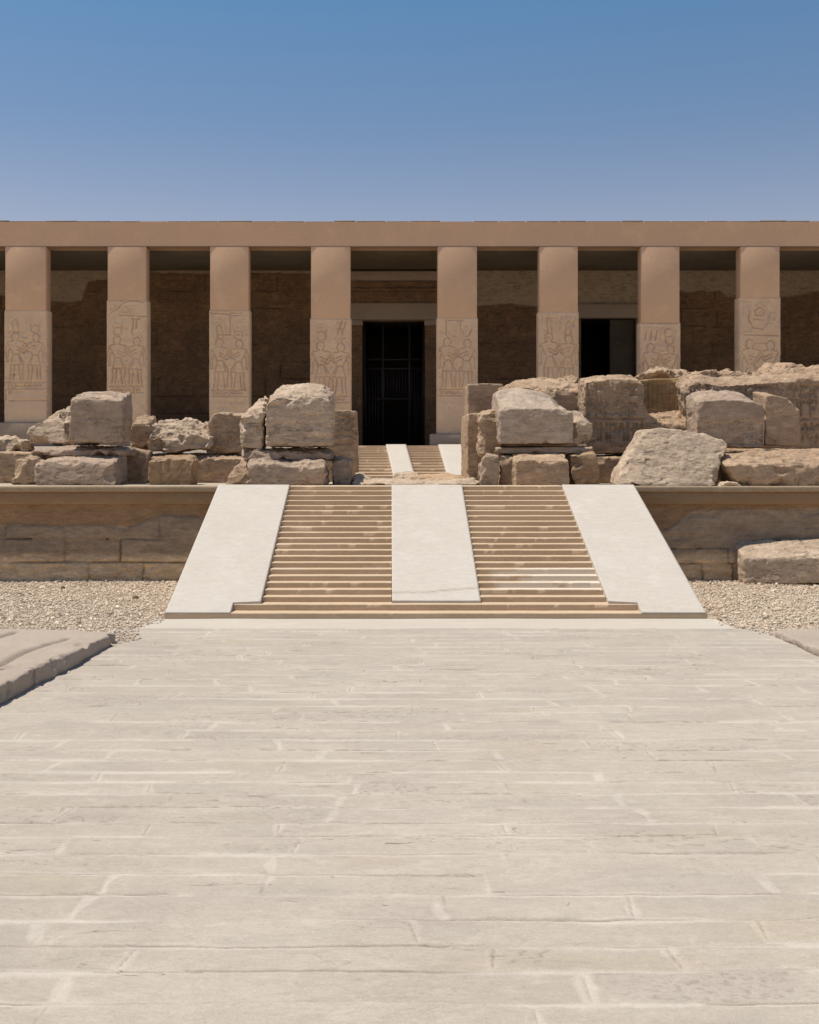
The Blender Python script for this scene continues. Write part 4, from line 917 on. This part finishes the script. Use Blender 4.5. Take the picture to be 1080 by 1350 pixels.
# broken paving between the staircases
stone('broken_slab', 'dark cracked slab fragment at the left foot of the upper staircase', 'stone slab',
      [(464, 640), (465, 626), (478, 625), (492, 631), (491, 640)], 26.6, 0.9, 'pale_lime', rough=1.4, tb=0.15, lean=0.5)
stone('broken_slab', 'long pale curved slab lying across the landing in front of the upper staircase', 'stone slab',
      [(484, 639), (486, 633), (510, 633), (560, 635), (612, 634), (632, 631), (634, 639)], 26.3, 2.2, 'pale_lime', rough=0.8, tb=0.05, lean=0.3)
stone('broken_slab', 'thin cream slab fragment at the right foot of the upper staircase', 'stone slab',
      [(540, 633), (544, 627), (590, 625), (612, 628), (614, 633)], 29.5, 1.5, 'tan_lime', rough=0.8, tb=0.05, lean=0.3)
stone('broken_slab', 'small dark edged slab at the foot of the narrow white ramp of the upper staircase', 'stone slab',
      [(518, 632), (522, 624), (545, 622), (556, 626), (556, 632)], 30.2, 1.3, 'pale_lime', rough=1.2, tb=0.04, lean=0.3)
# right group
stone('doorway_jamb', 'tall pale squared gateway jamb at the right of the upper staircase', 'stone jamb',
      jag([(616, 638), (616, 560), (617, 545), (640, 544), (641, 638)], 3, 0.5, 12), 28.6, 2.6, 'tan_lime', rough=0.35, chip=0.4, strata=0.3,
      carve=[[(632, 546), (632, 636)]]+glyph_columns(618, 631, 560, 630, rnd, 9, False), cd=0.03, cw=0.02)
stone('stone_block', 'plain smooth tan block standing above the gateway jamb right of the centre pillar', 'stone block',
      [(616, 560), (616, 506), (640, 505), (664, 506), (664, 560)], 30.6, 1.2, 'tan_lime', rough=0.25, chip=0.3, strata=0.2)
stone('stone_block', 'brown eroded upright block between the gateway jamb and the bright topped boulder', 'stone block',
      jag([(633, 600), (633, 545), (640, 541), (662, 542), (664, 600)], 3, 1, 13), 27.6, 1.0, 'pink_lime', rough=1.2, strata=1.2, tb=0.03)
stone('boulder', 'smooth boulder with bright sloping top and curved shaded face right of the steps', 'boulder',
      [(659, 585), (658, 540), (660, 514), (668, 508), (690, 507), (710, 509), (735, 516), (748, 528), (756, 541), (757, 585)], 26.8, 2.3, 'smooth_lime', rough=0.55, chip=0.5, tb=0.42, strata=0.3, lump=0.02, md=1.5, frontrough=0.6)
stone('boulder', 'small angular broken stone touching the right side of the bright topped boulder', 'boulder',
      [(757, 585), (756, 548), (764, 537), (774, 542), (781, 555), (782, 585)], 27.2, 0.8, 'pale_lime', rough=1.1, chip=0.9, tb=0.25)
stone('stone_slab', 'flat grey slab directly beneath the bright topped boulder', 'stone slab',
      jag([(655, 598), (655, 588), (720, 587), (785, 588), (786, 598)], 3, 0.6, 14), 27.0, 1.4, 'grey_lime', rough=0.5, tb=0.03)
stone('stone_block', 'small grey block at the foot of the gateway jamb right of the steps', 'stone block',
      [(634, base_y(26.3)), (635, 601), (646, 598), (659, 599), (659, base_y(26.3))], 26.3, 0.8, 'grey_lime', rough=1.2, tb=0.04)
stone('stone_block', 'narrow rounded block second from left in the row under the bright topped boulder', 'stone block',
      [(660, base_y(26.7)), (660, 598), (678, 598), (682, 604), (682, base_y(26.7))], 26.7, 0.9, 'pink_lime', rough=1.0, tb=0.04)
stone('stone_block', 'wide flat faced block with chipped pale top edge, bottom row under bright topped boulder', 'stone block',
      [(679, base_y(26.0)), (680, 603), (684, 597), (715, 598), (751, 597), (752, base_y(26.0))], 26.0, 1.1, 'pink_lime', rough=0.7, tb=0.12, frontrough=0.5)
stone('stone_block', 'dark rough block at the right end of the bottom row under the bright topped boulder', 'stone block',
      [(753, base_y(26.6)), (753, 600), (770, 598), (789, 599), (790, base_y(26.6))], 26.6, 0.9, 'red_lime', rough=1.2)
# ruined inscribed wall, back right
wall_cols = glyph_columns(775, 848, 506, 548, rnd, 11)+[[(700, 566), (860, 566)], [(772, 552), (850, 553)]]+glyph_row(780, 860, 558, 580, rnd, 12)
stone('ruined_wall', 'rough topped wall block behind the bright topped boulder', 'ruined wall',
      [(655, 600), (655, 512), (672, 503), (690, 496), (720, 495), (750, 493), (768, 494), (772, 520), (772, 600)], 29.8, 1.0, 'tan_lime', rough=1.1, chip=1.0, tb=0.30, lump=0.03)
stone('ruined_wall', 'inscribed wall block with column carvings left of the square ochre notch', 'ruined wall',
      [(770, 598), (771, 520), (772, 496), (800, 490), (842, 491), (850, 500), (849, 530), (856, 546), (868, 556), (882, 562), (884, 598)], 28.7, 1.2, 'pink_lime', rough=0.7, chip=0.6, tb=0.14, frontrough=0.2, lump=0.012, strata=0.3,
      carve=wall_cols, cd=0.085, cw=0.026, voxel=0.022)
stone('stone_block', 'ochre stained infill block seen through the notch in the ruined wall', 'stone block',
      [(840, 562), (842, 500), (870, 499), (912, 498), (914, 562)], 29.6, 0.8, 'ochre', rough=0.4, carve=[[(848+6*k, 506), (848+6*k, 538)] for k in range(9)], cd=0.05, cw=0.024, voxel=0.022)
stone('stone_block', 'bright broken ledge stone at the bottom of the wall notch', 'stone block',
      [(852, 598), (856, 546), (870, 541), (890, 540), (908, 540), (908, 598)], 28.9, 0.9, 'tan_lime', rough=1.0, tb=0.30, chip=0.9)
stone('ruined_wall', 'long inscribed ruined wall with crumbling bright top at the right photo edge', 'ruined wall',
      [(906, 598), (907, 560), (904, 530), (900, 505), (908, 494), (926, 490), (950, 495), (985, 494), (1024, 490), (1050, 483), (1100, 480), (1180, 486), (1230, 492), (1232, 598)], 28.8, 1.5, 'pink_lime', rough=0.9, chip=0.7, tb=0.26, lump=0.015, frontrough=0.18, md=0.7,
      carve=glyph_columns(912, 1085, 507, 548, rnd, 12)+[[(905, 553), (1090, 553)], [(905, 596), (1090, 596)]]+glyph_row(1058, 1085, 558, 566, rnd, 9)+glyph_row(1058, 1085, 574, 582, rnd, 9), cd=0.085, cw=0.026, voxel=0.024)
stone('rubble_stone', 'crumbling pale ridge of stone capping the ruined wall above the notch', 'rubble',
      [(842, 502), (846, 491), (870, 488), (888, 482), (908, 481), (922, 488), (965, 489), (1010, 489), (1030, 481), (1060, 477), (1110, 478), (1140, 492), (1140, 500), (920, 500)], 30.2, 1.6, 'tan_lime', rough=1.6, chip=1.0, tb=0.3, strata=1.5, lump=0.06)
stone('wall_block', 'lower wall course under the inscribed wall, left of the tilted boulder', 'wall block',
      jag([(784, 639), (785, 599), (830, 599), (900, 600), (901, 639)], 3, 0.8, 15), 28.4, 1.2, 'pink_lime', rough=0.8, tb=0.06)
stone('wall_block', 'lower ledge course under the domed grey block at the right', 'wall block',
      jag([(900, 637), (900, 592), (960, 589), (1060, 590), (1200, 590), (1201, 637)], 4, 0.6, 16), 28.2, 1.3, 'pink_lime', rough=0.6, tb=0.05)
stone('stone_block', 'grey round topped block with rough pitted lower face standing on the right ledge', 'stone block',
      [(920, 589), (919, 550), (920, 522), (928, 514), (945, 512), (970, 511), (990, 514), (1004, 524), (1008, 540), (1008, 589)], 27.0, 1.1, 'grey_lime', rough=0.7, chip=0.5, tb=0.20, strata=0.3, pitfront=0.09)
stone('stone_block', 'narrow smooth tan block with sloping right shoulder beside the grey round topped block', 'stone block',
      [(1009, 587), (1009, 514), (1022, 514), (1038, 520), (1048, 528), (1054, 538), (1055, 587)], 27.2, 1.0, 'pink_lime', rough=0.4, chip=0.5, tb=0.10)
stone('boulder', 'big tilted pale boulder with sunlit pitted face at the edge of the right terrace', 'boulder',
      [(814, base_y(25.75)-2), (818, 622), (830, 600), (842, 580), (850, 566), (872, 564), (900, 567), (930, 571), (952, 578), (960, 586), (952, 612), (946, base_y(25.75)), (880, base_y(25.75))], 25.75, 1.0, 'pale_lime', rough=0.8, chip=0.7, lean=0.95, yaw=0.12, strata=0.2, lump=0.05, frontrough=0.8)
stone('boulder', 'long flat brown boulder with bright top at the right terrace edge', 'boulder',
      [(976, base_y(26)), (962, 622), (957, 604), (966, 597), (1000, 596), (1050, 594), (1110, 594), (1150, 600), (1150, base_y(26))], 26.0, 1.3, 'pink_lime', rough=1.1, chip=0.8, tb=0.22, strata=0.8)
stone('rubble_stone', 'small cream stone at the terrace edge between the tilted boulder and the flat brown boulder', 'rubble',
      [(950, base_y(25.7)), (953, 636), (962, 634), (974, 636), (980, base_y(25.7))], 25.7, 0.3, 'pale_lime', rough=0.5, voxel=0.015)
# ------------------------------------------------------------ stones on the ground
stone('fallen_block', 'long roughly squared stone block lying in the gravel at the right photo edge', 'stone block',
      [(981, 771), (979, 745), (980, 720), (988, 716), (1020, 715), (1080, 714), (1150, 714), (1152, 768), (1080, 769), (1020, 771)], 24.5, 0.75, 'pale_lime', rough=0.5, chip=0.4, tb=0.26, strata=0.5, lump=0.0, yaw=-0.14, frontrough=0.9)
def kerb_stone(label, poly, z0, zt, seed, mat='kerb', grooves=(), voxel=0.025):
    """flat slab given by its plan outline in metres"""
    SEED[0] += 5; sd = SEED[0]
    bm = bmesh.new(); lo = [bm.verts.new((x, y, z0)) for x, y in poly]; hi = [bm.verts.new((x, y, zt+dz)) for (x, y), dz in zip(poly, seed)]
    bm.faces.new(lo[::-1]); bm.faces.new(hi); n = len(poly)
    for i in range(n): bm.faces.new((lo[i], lo[(i+1) % n], hi[(i+1) % n], hi[i]))
    bmesh.ops.triangulate(bm, faces=bm.faces); bmesh.ops.recalc_face_normals(bm, faces=bm.faces)
    me = bpy.data.meshes.new('t'); bm.to_mesh(me); bm.free(); o = bpy.data.objects.new('t', me); C.objects.link(o)
    md = o.modifiers.new('r', 'REMESH'); md.mode = 'VOXEL'; md.voxel_size = voxel
    ev = o.evaluated_get(bpy.context.evaluated_depsgraph_get()); m2 = ev.to_mesh()
    co = np.empty(len(m2.vertices)*3); m2.vertices.foreach_get('co', co); co = co.reshape(-1, 3)
    ls = np.empty(len(m2.loops), dtype=np.int32); m2.loops.foreach_get('vertex_index', ls); faces = ls.reshape(-1, 4)
    ed = np.empty(len(m2.edges)*2, dtype=np.int32); m2.edges.foreach_get('vertices', ed); ed = ed.reshape(-1, 2)
    ev.to_mesh_clear(); bpy.data.objects.remove(o)
    s0 = smooth_pts(co, ed, 2); s1 = smooth_pts(s0, ed, 18); nn = normals_of(s0, faces)
    if (nn[:, 2]*(co[:, 2]-co[:, 2].mean())).sum() < 0: nn = -nn
    k = np.clip(sstep(0.1, -0.3, fbm(co, 2.6, 4, sd))*0.9+0.25, 0, 1)
    p = s0+(s1-s0)*k[:, None]*1.2
    em = np.linalg.norm(s1-s0, axis=1); cr = np.random.default_rng(sd); cand = np.nonzero((em > np.quantile(em, 0.85)) & (s0[:, 2] > zt*0.5))[0]
    for c in cr.choice(cand, 40):
        nv_ = nn[c]+cr.normal(0, 0.4, 3); nv_ /= np.linalg.norm(nv_); Rr = cr.uniform(0.05, 0.16); rel = p-p[c]; d2 = (rel**2).sum(1)/(Rr*Rr); mk = d2 < 1
        p[mk] -= nv_*np.maximum((rel[mk]*nv_).sum(1)+Rr*cr.uniform(0.1, 0.3)*(1-d2[mk]), 0)[:, None]
    side = 1-np.abs(nn[:, 2])
    p = p+nn*(0.012*fbm(co, 1.5, 3, sd+1)+side*0.028*fbm(co, (3, 3, 7), 5, sd+2, 0.6)+0.006*fbm(co, 12, 3, sd+3))[:, None]
    if grooves:
        dd = seg_dist(p[:, :2]+0.04*np.stack([fbm(co, 2, 3, 5), fbm(co, 2, 3, 6)], 1), polys_to_segs(grooves))
        p[:, 2] -= 0.08*np.exp(-(dd/0.05)**2)*(nn[:, 2] > 0.3)
    o = link('kerb_slab', raw_mesh('kerb_slab', p, faces, M[mat], smooth=True)); tag(o, label, 'stone slab', None)
    return o
kerb_stone('long flat grey slab bordering the paving at the left, its far end near the gravel', [(-4.42, 17.0), (-5.2, 17.15), (-7.9, 17.2), (-7.9, 13.85), (-4.62, 13.85), (-4.5, 15.2)], -0.02, 0.24, [-0.06, -0.02, 0, 0, 0.03, 0.0], grooves=[[(-5.16, 13.9), (-5.2, 14.9), (-5.08, 15.7), (-4.95, 16.25)], [(-6.1, 15.3), (-5.95, 16.8)]])
kerb_stone('rough edged grey slab nearer the viewer at the left photo edge of the paving', [(-4.64, 13.83), (-7.9, 13.83), (-7.9, 9.8), (-4.86, 9.8), (-4.74, 12.0)], -0.02, 0.25, [0, 0, 0, 0, 0], grooves=[[(-5.25, 9.9), (-5.2, 12), (-5.18, 13.8)]])
kerb_stone('low pale slab with crumbling edge bordering the paving at the right', [(6.22, 17.75), (6.3, 15.6), (6.5, 13.4), (9.5, 13.4), (9.5, 17.9)], -0.02, 0.13, [0, 0, 0, 0, 0])
for lab, px_, py_, r_, mt in (('small dark reddish stone on the gravel left of the ramps', 178, 792, 0.085, 'red_lime'), ('small white stone on the gravel near the foot of the left ramp', 200, 787, 0.06, 'pale_lime'),
                    ('small dark stone on the gravel in front of the fallen block', 1014, 777, 0.07, 'red_lime'), ('small brown stone beside the lower corner of the left ramp', 208, 803, 0.045, 'red_lime'),
                    ('small brown stone at the foot of the left terrace wall', 80, 778, 0.08, 'red_lime')):
    d_ = EYE*F/(py_-HY); k = 0.5*F/d_
    stone('loose_stone', lab, 'stone', [(px_-r_*F/d_, py_), (px_-r_*F/d_*0.8, py_-r_*F/d_*0.9), (px_+r_*F/d_*0.2, py_-r_*F/d_*1.3), (px_+r_*F/d_, py_-r_*F/d_*0.5), (px_+r_*F/d_*0.8, py_)], d_, r_*1.6, mt, voxel=0.012, rough=0.3)
stone('loose_stone', 'tiny dark pebble lying alone on the pale paving at the left', 'stone', [(263, 881), (263.5, 878.5), (267, 878.3), (268, 881)], EYE*F/281, 0.05, 'red_lime', voxel=0.008, rough=0.15)
# small rubble on terrace tops and among blocks
